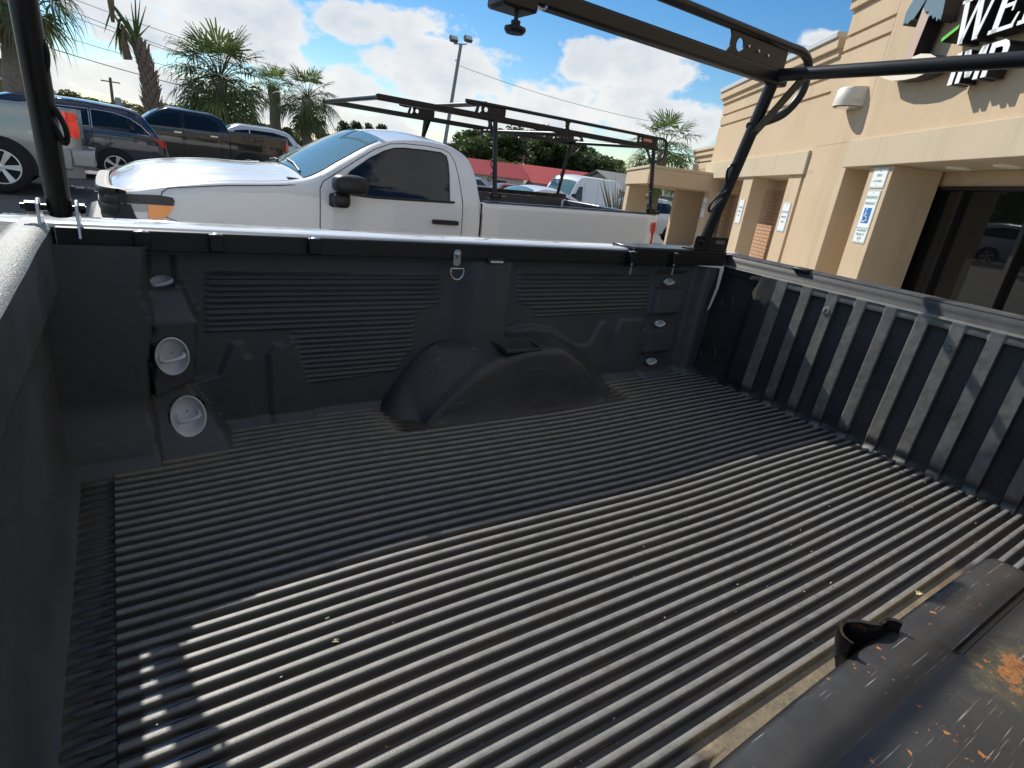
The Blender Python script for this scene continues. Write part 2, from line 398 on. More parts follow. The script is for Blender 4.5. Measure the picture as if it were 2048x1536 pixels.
def bed_floor():
    P = .0318
    ys = []
    y = .03
    prof = [(0, 0), (.0060, 0), (.0086, .4), (.0102, .90), (.0128, 1.0), (.0200, 1.0), (.0228, .90), (.0246, .4), (.0272, 0)]
    k = 0
    cols = []
    while y+k*P < 1.70:
        for a, h in prof: cols.append((y+k*P+a, h))
        k += 1
    cols.append((1.725, 0))
    xs = [XF-.012, XF, -.151, -.146, -.13, -.10, -.082, -.0785, -.0775, -.074, -.05]+[0+.05*i for i in range(46)]+[2.272, 2.280, 2.288, 2.300, XT]
    rnd = random.Random(3)
    jit = {}
    def rh(x, y, i):
        j = jit.setdefault(i, rnd.uniform(-1, 1))
        h = .0125
        if x < -.079: h = .0075
        h *= sstep(XF+.004, XF+.016+.004*j, x)*(1-sstep(2.272+.004*j, 2.286+.004*j, x))
        if .60 < x < 1.78:
            if y < .322 and x > .69+.02*j: h = 0
            if y > 1.50 and .70 < x < 1.66: h = 0
        if x < .19 and y > 1.545: h = 0
        return h
    def wave(x, y):
        a = .012*math.exp(-((x-.45)/.32)**2)*sstep(.2, .6, y+.2) - .008*math.exp(-((x-1.35)/.35)**2)
        a += .0025*noise.noise(Vector((x*2.3, y*2.1, .4)))
        if x < -.079: a -= .004
        return a*(1-.7*sstep(1.5, 1.7, y))
    rows = [[(x, yy+.0035*noise.noise(Vector((x*1.6, yy*1.2, 3)))*sstep(-.1, .1, x), ZF+wave(x, yy)+hh*rh(x, yy, i//len(prof))) for i, (yy, hh) in enumerate(cols)] for x in xs]
    b = B(); b.grid(rows)
    fl = b.build('bed_floor_liner', LIN_FLOOR, TRK, angle=60, recalc=False)
    at = fl.data.attributes.new('ribtop', 'FLOAT', 'POINT')
    at.data.foreach_set('value', [hh*min(1, rh(x, yy, i//len(prof))/.0125) for x in xs for i, (yy, hh) in enumerate(cols)])
    at = fl.data.attributes.new('dirt', 'FLOAT', 'POINT')
    at.data.foreach_set('value', [1.0 if (yy < .33 and .68 < x < 1.72) else .3 if (x < XF+.016 and yy < 1.5) or (yy > 1.485 and .62 < x < 1.76) or (x < .2 and yy > 1.5) else .55 if x > 2.285 else 0.0 for x in xs for i, (yy, hh) in enumerate(cols)])
    # rain water left lying in the grooves by the bulkhead
    w = B()
    for k in range(8, 42):
        yv = .03+k*P+.0015; zz = ZF+.0022
        f = sstep(8, 16, k)*(1-sstep(30, 41, k)); rnd.seed(k)
        x0 = -.083-.032*f*rnd.uniform(.8, 1.1); ww = .0125*(.45+.55*f)
        w.face([(x0, yv, zz), (x0+.012, yv-ww*.55, zz), (-.0815, yv-ww*.7, zz), (-.0815, yv+ww*.6, zz), (x0+.014, yv+ww*.4, zz)])
        if 10 < k < 28:
            x1 = -.055; x2 = .0+.055*rnd.uniform(.2, 1.0)*(1-abs(k-18)/12); zz = ZF+.0055
            w.face([(x1, yv-.004, zz), (x2, yv+.001, zz), (x2-.03, yv+.006, zz), (x1+.01, yv+.006, zz)])
    tag(w.build('rain_water', M('rain_water', (.05, .055, .06), .02, spec=1.0, coat=1), TRK, recalc=False), kind='stuff')
bed_floor()
def grit():
    rng = random.Random(21); b = B()
    for k in range(420):
        x = rng.uniform(-.12, 2.28); y = rng.uniform(.34, 1.5) if rng.random() < .6 else rng.uniform(.33, .6); r = rng.choice([.0012, .0016, .002, .003])
        z = ZF+.013+.004*noise.noise(Vector((x, y, 0))); p = Vector((x, y, z))
        q = [p+Vector((rng.uniform(-1, 1), rng.uniform(-1, 1), rng.uniform(-.6, 1)))*r for _ in range(4)]
        b.face([q[0], q[1], q[2]]); b.face([q[0], q[2], q[3]]); b.face([q[0], q[3], q[1]]); b.face([q[1], q[3], q[2]])
    tag(b.build('grit', M('grit', (.30, .25, .19), .9, var=(90, .9, (.45, .43, .40))), TRK, smooth=False, recalc=False), kind='stuff')
grit()

HOLES = [(.070, -.380, .024, .014, 1.717), (.073, -.556, .035, .047, 1.618), (.098, -.737, .039, .045, 1.632)]+[(2.004, zz, .027, .014, 1.700) for zz in (-.379, -.571, -.756)]
def far_wall():
    Y0 = 1.715
    L = Poly([(.176, -.352), (.869, -.357), (.874, -.463), (.813, -.472), (.784, -.509), (.784, -.615), (.726, -.693), (.442, -.705), (.392, -.527), (.163, -.521)])
    Rr = Poly([(1.195, -.350), (1.89, -.348), (1.912, -.511), (1.301, -.517), (1.271, -.473), (1.205, -.460)])
    BOX = Poly([(x*.96, z*.96) for x, z in [(.040, -.405), (.115, -.395), (.146, -.485), (.130, -.655), (.10, -.67), (.02, -.71)]])
    DIAG = Poly([(.012, -.672), (.100, -.640), (.200, -.815), (.205, -.85), (.02, -.85)])
    A1 = Poly([(.12, -.665), (.19, -.65), (.227, -.555), (.253, -.560), (.258, -.594), (.274, -.61), (.284, -.86), (.12, -.86)])
    A2 = Poly([(.322, -.60), (.341, -.569), (.372, -.57), (.395, -.545), (.445, -.72), (.46, -.86), (.330, -.86)])
    AR = Poly([(1.13, -.60), (1.18, -.565), (1.272, -.552), (1.398, -.574), (1.549, -.669), (1.64, -.86), (1.1, -.86)])
    C1 = Poly([(1.45, -.645), (1.60, -.651), (1.649, -.554), (1.680, -.556), (1.71, -.86), (1.45, -.86)])
    C2 = Poly([(1.745, -.60), (1.762, -.548), (1.80, -.548), (1.90, -.55), (1.93, -.86), (1.775, -.86)])
    edge = curve([(-.86, .036), (-.82, .034), (-.68, .018), (-.58, .022), (-.45, .045), (-.376, .030), (-.27, .046)])
    def d(x, z):
        q = 0.0
        if x < .3:
            e = edge(z)
            bl = (.115+.060*(1-sstep(-.83, -.655, z)))*(1-sstep(e-.012, e+.012, x))
            bl *= sstep(-.25, -.125, x+.0) if False else 1
            q = max(q, bl)
            mb = BOX.m(x, z, .006)
            if mb: q = max(q, mb*(.045+.045*sstep(-.40, -.47, z)*1.0 if z > -.47 else mb*.09))
            md = DIAG.m(x, z, .006)
            if md: q = max(q, md*lerp(.035, .15, sstep(-.66, -.85, z)))
            q = max(q, .012*A1.m(x, z)); q += -.012*sstep(.04, .05, x)*(1-sstep(.108, .115, x))*sstep(-.398, -.39, z)
        if .1 < x < .95:
            ml = L.m(x, z, .004)
            if ml: q += ml*(.0005+.0075*(.5+.5*math.cos(2*math.pi*(z+.352)/.0166))**.8)
            q = max(q, .012*A2.m(x, z))
        if .85 < x < 1.25:
            q = max(q, .050*sstep(.893, 1.02, x)*(1-sstep(1.128, 1.158, x)))
        if 1.05 < x < 2.0:
            mr = Rr.m(x, z, .004)
            if mr: q += mr*(.0005+.0075*(.5+.5*math.cos(2*math.pi*(z+.350)/.0166))**.8)
            q = max(q, .022*AR.m(x, z, .008), .012*C1.m(x, z), .012*C2.m(x, z))
        if x > 1.88:
            c = sstep(1.915, 1.94, x)*(1-sstep(2.095, 2.12, x))*.034
            for zt in (-.375, -.567, -.752):
                c *= 1-.95*sstep(zt-.036, zt-.030, z)*(1-sstep(zt+.025, zt+.055, z))
            q = max(q, c, .055*sstep(2.17, 2.21, x)-.02*sstep(2.24, 2.27, x)*(1-sstep(-.5, -.3, z)))
        for hx, hz, rx, rz, hy in HOLES:
            if abs(x-hx) < rx*1.05 and abs(z-hz) < rz*1.05 and ((x-hx)/(rx*1.04))**2+((z-hz)/(rz*1.04))**2 < 1: return Y0-hy-.10
        # soft radius into the floor
        q += .03*(1-sstep(ZF, ZF+.035, z))
        q += .0015*noise.noise(Vector((x*7, z*7, 0)))
        return q
    b = B()
    nx, nz = 330, 190
    rows = []
    for i in range(nx+1):
        x = XF-.02+(XT+.02-XF)*i/nx
        rows.append([(x, Y0-d(x, z)+.03*(z-ZF)*-.4, z) for z in [ZF-.005+(-.272-ZF+.005)*k/nz for k in range(nz+1)]])
    b.grid(rows); b.build('side_liner', LIN_WALL, TRK, angle=60)
    # near side, plainer and behind the camera
    b = B(); b.grid([[(x, .022, ZF-.005), (x, .012, ZF+.05), (x, .0, -.40), (x, -.01, -.29), (x, -.02, -.25)] for x in [XF, .3, .9, 1.5, XT]])
    b.build('side_liner', LIN_WALL, TRK)
far_wall()

def bowl(x, z, rx, rz, y, name='tie_down', loop=1.0, tilt=0, deep=.02):
    """tie-down: oval pan set in the liner with a bent steel loop"""
    o = B(); rows = []
    for s, dd in ((1.12, -.001), (1.06, -.003), (1.0, -.001), (.93, deep*.6), (.7, deep), (.05, deep)):
        rows.append([(x+rx*s*math.cos(a), y+dd+tilt*rz*s*math.sin(a), z+rz*s*math.sin(a)) for a in [2*math.pi*k/28 for k in range(28)]])
    o.grid(rows, close_u=True); pan = o.build(name, PLATE, TRK)
    l = B(); r = .0045
    pts = [(x-.020*loop, y+deep*.7, z-.004), (x-.021*loop, y-.010, z-.008), (x-.012*loop, y-.020, z-.007), (x+.012*loop, y-.018, z-.001), (x+.022*loop, y-.008, z+.003), (x+.021*loop, y+deep*.7, z+.004)]
    l.tube(smooth_path(pts, 5), r, 8); l.build('loop', PLATE, pan)
bowl(.070, -.380, .024, .014, 1.722-.005)
bowl(.073, -.556, .035, .047, 1.618, deep=.028, loop=1.2)
bowl(.098, -.737, .039, .045, 1.632, deep=.036, loop=1.2, tilt=.62)
for zz in (-.379, -.571, -.756): bowl(2.004, zz, .027, .014, 1.700)

# wheel housings
hin = scurve([(.70, -.90), (.77, -.835), (.80, -.80), (.91, -.70), (1.0, -.64), (1.1, -.606), (1.2, -.592), (1.3, -.594), (1.40, -.642), (1.47, -.694), (1.54, -.762), (1.60, -.835), (1.66, -.90)])
hwl = scurve([(.62, -.90), (.66, -.84), (.72, -.75), (.80, -.645), (.86, -.600), (.95, -.582), (1.15, -.570), (1.3, -.575), (1.45, -.62), (1.55, -.67), (1.64, -.75), (1.70, -.83), (1.74, -.90)])
def well(mirror):
    b = B(); rows = []
    my = (lambda y: 1.74-y) if mirror else (lambda y: y)
    for k in range(75):
        x = .645+1.085*k/74
        a = max(hin(x), ZF-.01); w = max(hwl(x), ZF-.008)
        rr = min(.03, max(.004, (a-ZF)*.5))
        sec = [(1.728, w-.001), (1.69, w-.001), (1.65, lerp(w, a, .4)), (1.60, lerp(w, a, .85)), (1.545+rr, a), (1.54+rr*.35, a-rr*.10), (1.54, a-rr*.45), (1.537, a-rr), (1.533, lerp(a-rr, ZF, .5)), (1.528, ZF+.012 if a > ZF+.02 else ZF-.012), (1.515, ZF-.006)]
        if mirror:   # moulded groove along the top
            gd = .006*sstep(.93, .96, x)*(1-sstep(1.45, 1.5, x))
            sec = sec[:3]+[(1.612, lerp(w, a, .8)), (1.609, lerp(w, a, .83)-gd), (1.604, lerp(w, a, .85)-gd), (1.601, lerp(w, a, .86)+gd*.2)]+sec[4:]
        rows.append([(x, my(y), z) for y, z in sec])
    b.grid(rows); return b.build('wheel_housing', WELLN if mirror else LIN_WELL, TRK, angle=50)
hinN = scurve([(.34, -.92), (.38, -.84), (.41, -.64), (.45, -.585), (.52, -.578), (.81, -.574), (.956, -.572), (1.15, -.570), (1.30, -.574), (1.40, -.615), (1.50, -.70), (1.6, -.84), (1.66, -.92)])
eyN = scurve([(.36, .205), (.48, .207), (.70, .213), (.956, .216), (1.3, .216), (1.5, .225), (1.66, .25)])
def near_well():
    b = B(); rows = []
    for k in range(90):
        x = .355+1.29*k/89; a = max(hinN(x), ZF-.012); ey = eyN(x); rr = min(.026, max(.003, (a-ZF)*.5)); w = a+.006
        gd = .007*sstep(.93, .96, x)*(1-sstep(1.40, 1.45, x))
        sec = [(-.005, w), (.06, w), (.124, a+.003), (.1275, a+.001-gd), (.1335, a-gd), (.1365, a+.001), (ey-rr*1.3, a), (ey-rr*.65, a-rr*.08), (ey-rr*.25, a-rr*.35), (ey, a-rr), (ey+.012, lerp(a-rr, ZF, .5)), (ey+.024, ZF+.012 if a > ZF+.02 else ZF-.014), (ey+.036, ZF-.008)]
        rows.append([(x, y, z) for y, z in sec])
    b.grid(rows); return b.build('wheel_housing', WELLN, TRK, angle=50)
w1 = well(False); w2 = near_well()
t = B()
zt = -.593
for (lo, hi) in (((1.070, 1.500, zt-.006), (1.225, 1.508, zt+.006)), ((1.070, 1.596, zt-.002), (1.225, 1.604, zt+.012)), ((1.070, 1.508, zt-.006), (1.080, 1.596, zt+.010)), ((1.215, 1.508, zt-.006), (1.225, 1.596, zt+.010))): t.box((lo[0], lo[1]+.045, lo[2]), (hi[0], hi[1]+.045, hi[2]))
t.build('stake_pocket', LIN_WELL, w1, bevel=.002)
t = B(); t.box((1.08, 1.553, zt-.004), (1.215, 1.641, zt+.001)); t.build('pocket_floor', LIN_WELL, w1)
# moulded cup hooked over the near housing edge
c = B(); rows = []
base = [(.800, .190), (.803, .208), (.822, .221), (.846, .222), (.868, .212), (.884, .198), (.900, .190), (.920, .190), (.936, .184), (.942, .172)]
P3 = smooth_path([(.85+(x-.872)*.82, .206+(y-.195)*.85+.008, 0) for x, y in base], 5)
for zz, s in ((-.66, .88), (-.60, .95), (-.555, 1.0), (-.5515, 1.03), (-.5535, 1.08), (-.557, 1.06)):
    pass
nrm = []
for i, p in enumerate(P3):
    tt = (P3[min(i+1, len(P3)-1)]-P3[max(i-1, 0)]).normalized(); nrm.append(Vector((-tt.y, tt.x, 0)))
for off, zz in ((-.012, -.625), (-.003, -.60), (.004, -.572), (.005, -.560), (.003, -.556), (-.002, -.557), (-.004, -.575), (-.016, -.625)):
    rows.append([(p.x+n.x*off, p.y+n.y*off, zz) for p, n in zip(P3, nrm)])
c.grid(rows); c.build('pocket_cup', GLOSS, w2, angle=60)

def bulkhead():
    b = B(); rows = []
    prof = [(-.212, -.50), (-.214, -.262), (-.208, -.243), (-.192, -.236), (-.160, -.234), (-.144, -.238), (-.1375, -.248), (-.136, -.27), (-.135, -.355), (-.137, -.362), (-.150, -.372), (-.164, -.39), (-.167, -.50), (-.168, -.72), (-.165, -.78), (-.158, -.815), (-.146, -.831)]
    y = 0.0
    while y <= 1.735:
        s = .0032*math.sin(2*math.pi*y/.011); r = []
        for i, (x, z) in enumerate(prof):
            dx = s*(1 if i in (9, 10) else .4 if i == 11 else 0)
            dz = .03*(y-1.2)*-1*(1 if 8 <= i <= 11 else 0)
            dx += .0025*noise.noise(Vector((y*4, z*9, 1)))
            r.append((x+dx, y, z+dz))
        rows.append(r); y += .0042
    b.grid([r[6:] for r in rows]); b.build('bulkhead_liner', LIN_BULK, TRK, angle=60)
    b = B(); b.grid([r[:7] for r in rows]); b.build('bulkhead_cap', LIN_CAP, TRK, angle=60)
bulkhead()

def tailgate():
    def d(y, z):
        q = 0.0
        # raised vertical ribs between the recesses
        for k in range(13):
            c = 1.357-.1095*k
            if k == 0: q = max(q, .024*(sstep(c-.0235, c-.0195, y)*(1-sstep(c+.10, c+.15, y))))
            elif abs(y-c) < .04: q = max(q, .024*sstep(-.0245, -.0205, -abs(y-c)))
        top = sstep(-.335, -.328, z); q = max(q, .022*top*(1-sstep(1.50, 1.56, y)*.6))
        q *= (1-.55*(1-sstep(ZF+.01, ZF+.06, z)))
        if y > 1.45:
            for cy, cz, r in ((1.608, -.458, .030), (1.622, -.712, .042)):
                rr = math.hypot(y-cy, z-cz); q += .004*math.exp(-((rr-r)/.004)**2)
            for cy, cz in ((1.625, -.39), (1.615, -.60), (1.61, -.80), (1.56, -.335)):
                rr = math.hypot(y-cy, z-cz); q += .004*math.exp(-(rr/.008)**2)-.006*math.exp(-(rr/.004)**2)
        for cy, cz in ((1.14, -.375), (.70, -.385)):
            rr = math.hypot(y-cy, z-cz); q += .005*math.exp(-((rr-.010)/.003)**2)
        q += .0022*noise.noise(Vector((y*5, z*5, 7)))+.0006*noise.noise(Vector((y*40, z*40, 2)))
        q += .016*(1-sstep(ZF, ZF+.03, z))*(.8+.5*math.sin(y*57))
        return q
    b = B(); rows = []
    ny, nz = 640, 92
    for i in range(ny+1):
        y = .0+1.715*i/ny
        r = [(XT-d(y, z)+.10*(z-ZF)-.018, y, z) for z in [ZF-.006+(-.306-ZF+.006)*k/nz for k in range(nz+1)]]
        wob = .002*noise.noise(Vector((y*3, 2, 2)))
        r += [(2.322+wob, y, -.300), (2.328+wob, y, -.2945), (2.336, y, -.2935), (2.343, y, -.290), (2.349, y, -.272), (2.355, y, -.255), (2.362, y, -.2515)]
        rows.append(r)
    b.grid(rows); tg = b.build('tailgate', LIN_TAIL, TRK, angle=60, recalc=False)
    at = tg.data.attributes.new('ribtop', 'FLOAT', 'POINT'); at.data.foreach_set('value', [min(1, max(0, (XT+.10*(p[2]-ZF)-.018-p[0])/.024))*(1-sstep(1.382, 1.392, p[1])) if j <= nz else (.9 if j < nz+4 else .0) for r in rows for j, p in enumerate(r)])  # lip highlight painted pale through the same attribute
    b = B(); b.grid([[(2.363, y, -.275), (2.363, y, -.248), (2.369, y, -.2435), (2.378, y, -.242), (2.400, y, -.2385), (2.410, y, -.243), (2.412, y, -.26)] for y in [.02+.17*k for k in range(11)]])
    b.build('top_cap', M('cap_black', (.03, .032, .036), .6, var=(30, .6, (.10, .10, .10))), tg)
    b = B(); b.box((2.371, -.05, -.80), (2.410, 1.79, -.26)); b.build('outer_skin', WHITE, tg, bevel=.01)
    b = B(); b.box((2.345, 1.28, -.252), (2.40, 1.35, -.236)); b.build('latch_cover', BLKP, tg, bevel=.006)
tailgate()

# rails, outer skin and the rest of the body
def rails():
    b = B(); b.grid([[(x, 1.652, -.292), (x, 1.6495, -.290), (x, 1.6495, -.247), (x, 1.652, -.2435), (x, 1.664, -.2425), (x, 1.69, -.2425)] for x in [-.128+.02*k for k in range(121)]])
    b.build('rail_lip', BLKP, TRK)
    b = B(); b.box((-.128, 1.655, -.300), (2.285, 1.72, -.262)); b.build('rail_under', BLKP, TRK)
    for side, yy in ((1, 0), (-1, 1.74)):
        f = (lambda y: y) if side > 0 else (lambda y: 1.655-y)
        b = B(); b.grid([[(x, f(1.668), -.246), (x, f(1.674), -.2385), (x, f(1.70), -.2365), (x, f(1.78), -.238), (x, f(1.84), -.242), (x, f(1.862), -.252), (x, f(1.875), -.285), (x, f(1.888), -.45), (x, f(1.905), -.62), (x, f(1.90), -.85), (x, f(1.87), -1.12), (x, f(1.80), -1.16)] for x in [-.235+.265*k for k in range(11)]])
        b.build('bed_side', WHITE, TRK, angle=50)
    b = B(); b.box((-.232, -.13, -1.15), (2.40, 1.87, -.86)); b.build('underbody', M('underbody', (.02, .02, .02), .8), TRK)
    b = B(); b.box((2.43, -.06, -1.18), (2.56, 1.80, -.98)); b.build('rear_bumper', M('chrome', (.7, .7, .7), .12, metal=1), TRK, bevel=.03)
    # mounting plate on the rear part of the far rail, with its clamp bolts
    b = B(); b.box((1.69, 1.646, -.2385), (2.285, 1.77, -.2275)); b.build('rail_plate', M('plate_black', (.012, .013, .016), .22), TRK, bevel=.003)
    b = B(); b.box((1.69, 1.640, -.296), (2.285, 1.6475, -.231)); b.build('rail_plate', BLK, TRK, bevel=.002)
    for x, right in ((.035, 0), (.195, 0), (.441, 0), (1.681, 1), (1.931, 1)):
        b = B(); yy = 1.636 if right else 1.644
        b.box((x-.017, yy-.014, -.287), (x+.017, yy+.008, -.243)); cl = b.build('rail_clamp', BLK, TRK, bevel=.003)
        b = B(); b.lathe([(0, -.2405), (.006, -.2405), (.009, -.2425), (.009, -.247)], (x, yy-.004, 0), seg=12); b.build('bolt', ZINC, cl)
        if right:
            b = B(); b.tube([(x, yy-.006, -.245), (x, yy-.006, -.335)], .0045, 8); b.build('bolt_shank', ZINC, cl)
            b = B(); b.box((x-.035, yy-.016, -.302), (x+.035, yy+.004, -.297)); b.build('clamp_foot', BLK, cl)
    # slot for a stake in the rail
    b = B(); b.box((1.015, 1.6405, -.305), (1.085, 1.646, -.287)); sl = b.build('stake_slot', BLKP, TRK, bevel=.003)
    b = B(); b.box((1.025, 1.638, -.301), (1.075, 1.6404, -.2945)); b.build('slot_opening', PLATE, sl)
    # D ring on a strap under a screw
    b = B(); b.prism(rrect(.884, -.315, .912, -.262, .012), .004, lambda a, c, d: (a, 1.647-d, c)); dr = b.build('ring_strap', ZINC, TRK, bevel=.001)
    b = B(); b.lathe([(0, .010), (.006, .010), (.010, .006), (.010, 0)], (.898, 1.643, -.278), (0, -1, 0), 12); b.build('screw', ZINC, dr)
    b = B(); b.tube([(.875, 1.638, -.322), (.921, 1.638, -.322)]+[(.898+.024*math.cos(R(a)), 1.636, -.330+.028*math.sin(R(a))) for a in range(0, -181, -15)]+[(.875, 1.638, -.322)], .0032, 8); b.build('d_ring', ZINC, dr)
    # white body corner showing between side liner and tailgate
    b = B(); b.prism([(2.10, -.288), (2.285, -.288), (2.292, -.31), (2.288, -.40), (2.262, -.49), (2.250, -.50), (2.272, -.40), (2.268, -.305), (2.10, -.295)], .004, lambda a, c, d: (a, 1.640+d, c)); b.build('body_edge', WHITE, TRK)
rails()
def cab():
    # cab just out of frame on the left, so that it reflects and shades as it should
    prof = curve([(-2.9, -.28), (-2.0, -.24), (-1.75, -.2), (-1.25, .17), (-.6, .2), (-.42, .17), (-.30, -.25)])
    b = B(); rows = []
    for k in range(50):
        x = -4.05+3.78*k/49; t = prof(x) if x > -2.9 else lerp(-.5, -.28, sstep(-4.05, -3.3, x)); inn = .24*sstep(-.3, .2, t)
        rows.append([(x, -.12, -1.2), (x, -.14, -.7), (x, -.12, -.3 if t > -.3 else t-.03), (x, -.12+inn*.95, t-.03), (x, -.06+inn, t), (x, .87, t+.03), (x, 1.80-inn, t), (x, 1.86-inn*.95, t-.03), (x, 1.86, -.3 if t > -.3 else t-.03), (x, 1.88, -.7), (x, 1.86, -1.2)])
    b.grid(rows); i = len(b.v)
    for r in (rows[0], rows[-1]): b.face(r)
    b.build('cab', WHITE, TRK, angle=40)
    b = B(); b.box((-.335, .25, -.24), (-.262, 1.49, .10)); b.build('rear_window', TINT, TRK, bevel=.03)
cab()
def wheel(parent, x, y, z, r, face, dz=0, spokes=6, rim=ALLOY, w=.25, ratio=.66):
    """tyre + spoked rim; face = -1 shows toward -y"""
    b = B(dz); ax = (0, face, 0)
    b.lathe([(r*ratio, -w/2), (r*.86, -w/2), (r*.97, -w*.42), (r, -w*.3), (r, w*.3), (r*.97, w*.42), (r*.86, w/2), (r*ratio, w/2-.01), (r*ratio, -w/2)], (x, y, z), ax, 36)
    wh = b.build('wheel', RUBBER, parent, angle=50)
    b = B(dz); b.lathe([(r*ratio, w*.46), (r*ratio*.95, w*.44), (r*ratio*.93, w*.1), (0.01, w*.05)], (x, y, z), ax, 32)
    rm = b.build('rim', M('rim_dark', (.03, .03, .032), .5, metal=.5), wh)
    b = B(dz); f = face
    for k in range(spokes):
        for s in (-.5, .5):
            a = 2*math.pi*(k+.5*0)/spokes; a2 = a+s*1.1/spokes
            p0 = (x+math.cos(a)*r*.10, y+f*w*.40, z+math.sin(a)*r*.10); p1 = (x+math.cos(a2)*r*ratio*.94, y+f*w*.43, z+math.sin(a2)*r*ratio*.94)
            b.tube([p0, p1], 1, rect=(r*.11, .03), up=(0, 1, 0))
    b.lathe([(r*ratio, w*.47), (r*ratio, w*.40), (r*ratio*.93, w*.38), (r*ratio*.93, w*.47), (r*ratio, w*.47)], (x, y, z), ax, 32)
    b.lathe([(.001, w*.47), (r*.13, w*.46), (r*.16, w*.40), (r*.16, w*.2)], (x, y, z), ax, 16)
    b.build('spokes', rim, wh, angle=40); return wh
for (x, y, f) in ((1.17, -.02, -1), (1.17, 1.76, 1), (-2.55, -.02, -1), (-2.55, 1.76, 1)): wheel(TRK, x, y, .40-H, .40, f, dz=H)
# ------------------------------------------------------------------ ladder racks
def holed_plate(b, outline, cx, cz, r, depth, to3, n=40):
    """flat plate with a round hole; outline is star-shaped about the hole"""
    def hit(a):
        dx, dz = math.cos(a), math.sin(a); best = 9
        for (x0, z0), (x1, z1) in zip(outline, outline[1:]+outline[:1]):
            ex, ez = x1-x0, z1-z0; den = dx*ez-dz*ex
            if abs(den) < 1e-9: continue
            t = ((x0-cx)*ez-(z0-cz)*ex)/den; w = ((x0-cx)*dz-(z0-cz)*dx)/den
            if t > 0 and -1e-6 <= w <= 1+1e-6: best = min(best, t)
        return best
    angs = sorted(set([2*math.pi*k/n for k in range(n)]+[math.atan2(z-cz, x-cx) % (2*math.pi) for x, z in outline]))
    o = [(cx+hit(a)*math.cos(a), cz+hit(a)*math.sin(a)) for a in angs]; h = [(cx+r*math.cos(a), cz+r*math.sin(a)) for a in angs]
    b.grid([[to3(p, q, 0) for p, q in o], [to3(p, q, 0) for p, q in h], [to3(p, q, depth) for p, q in h], [to3(p, q, depth) for p, q in o]], close_u=True, close_v=True); return b
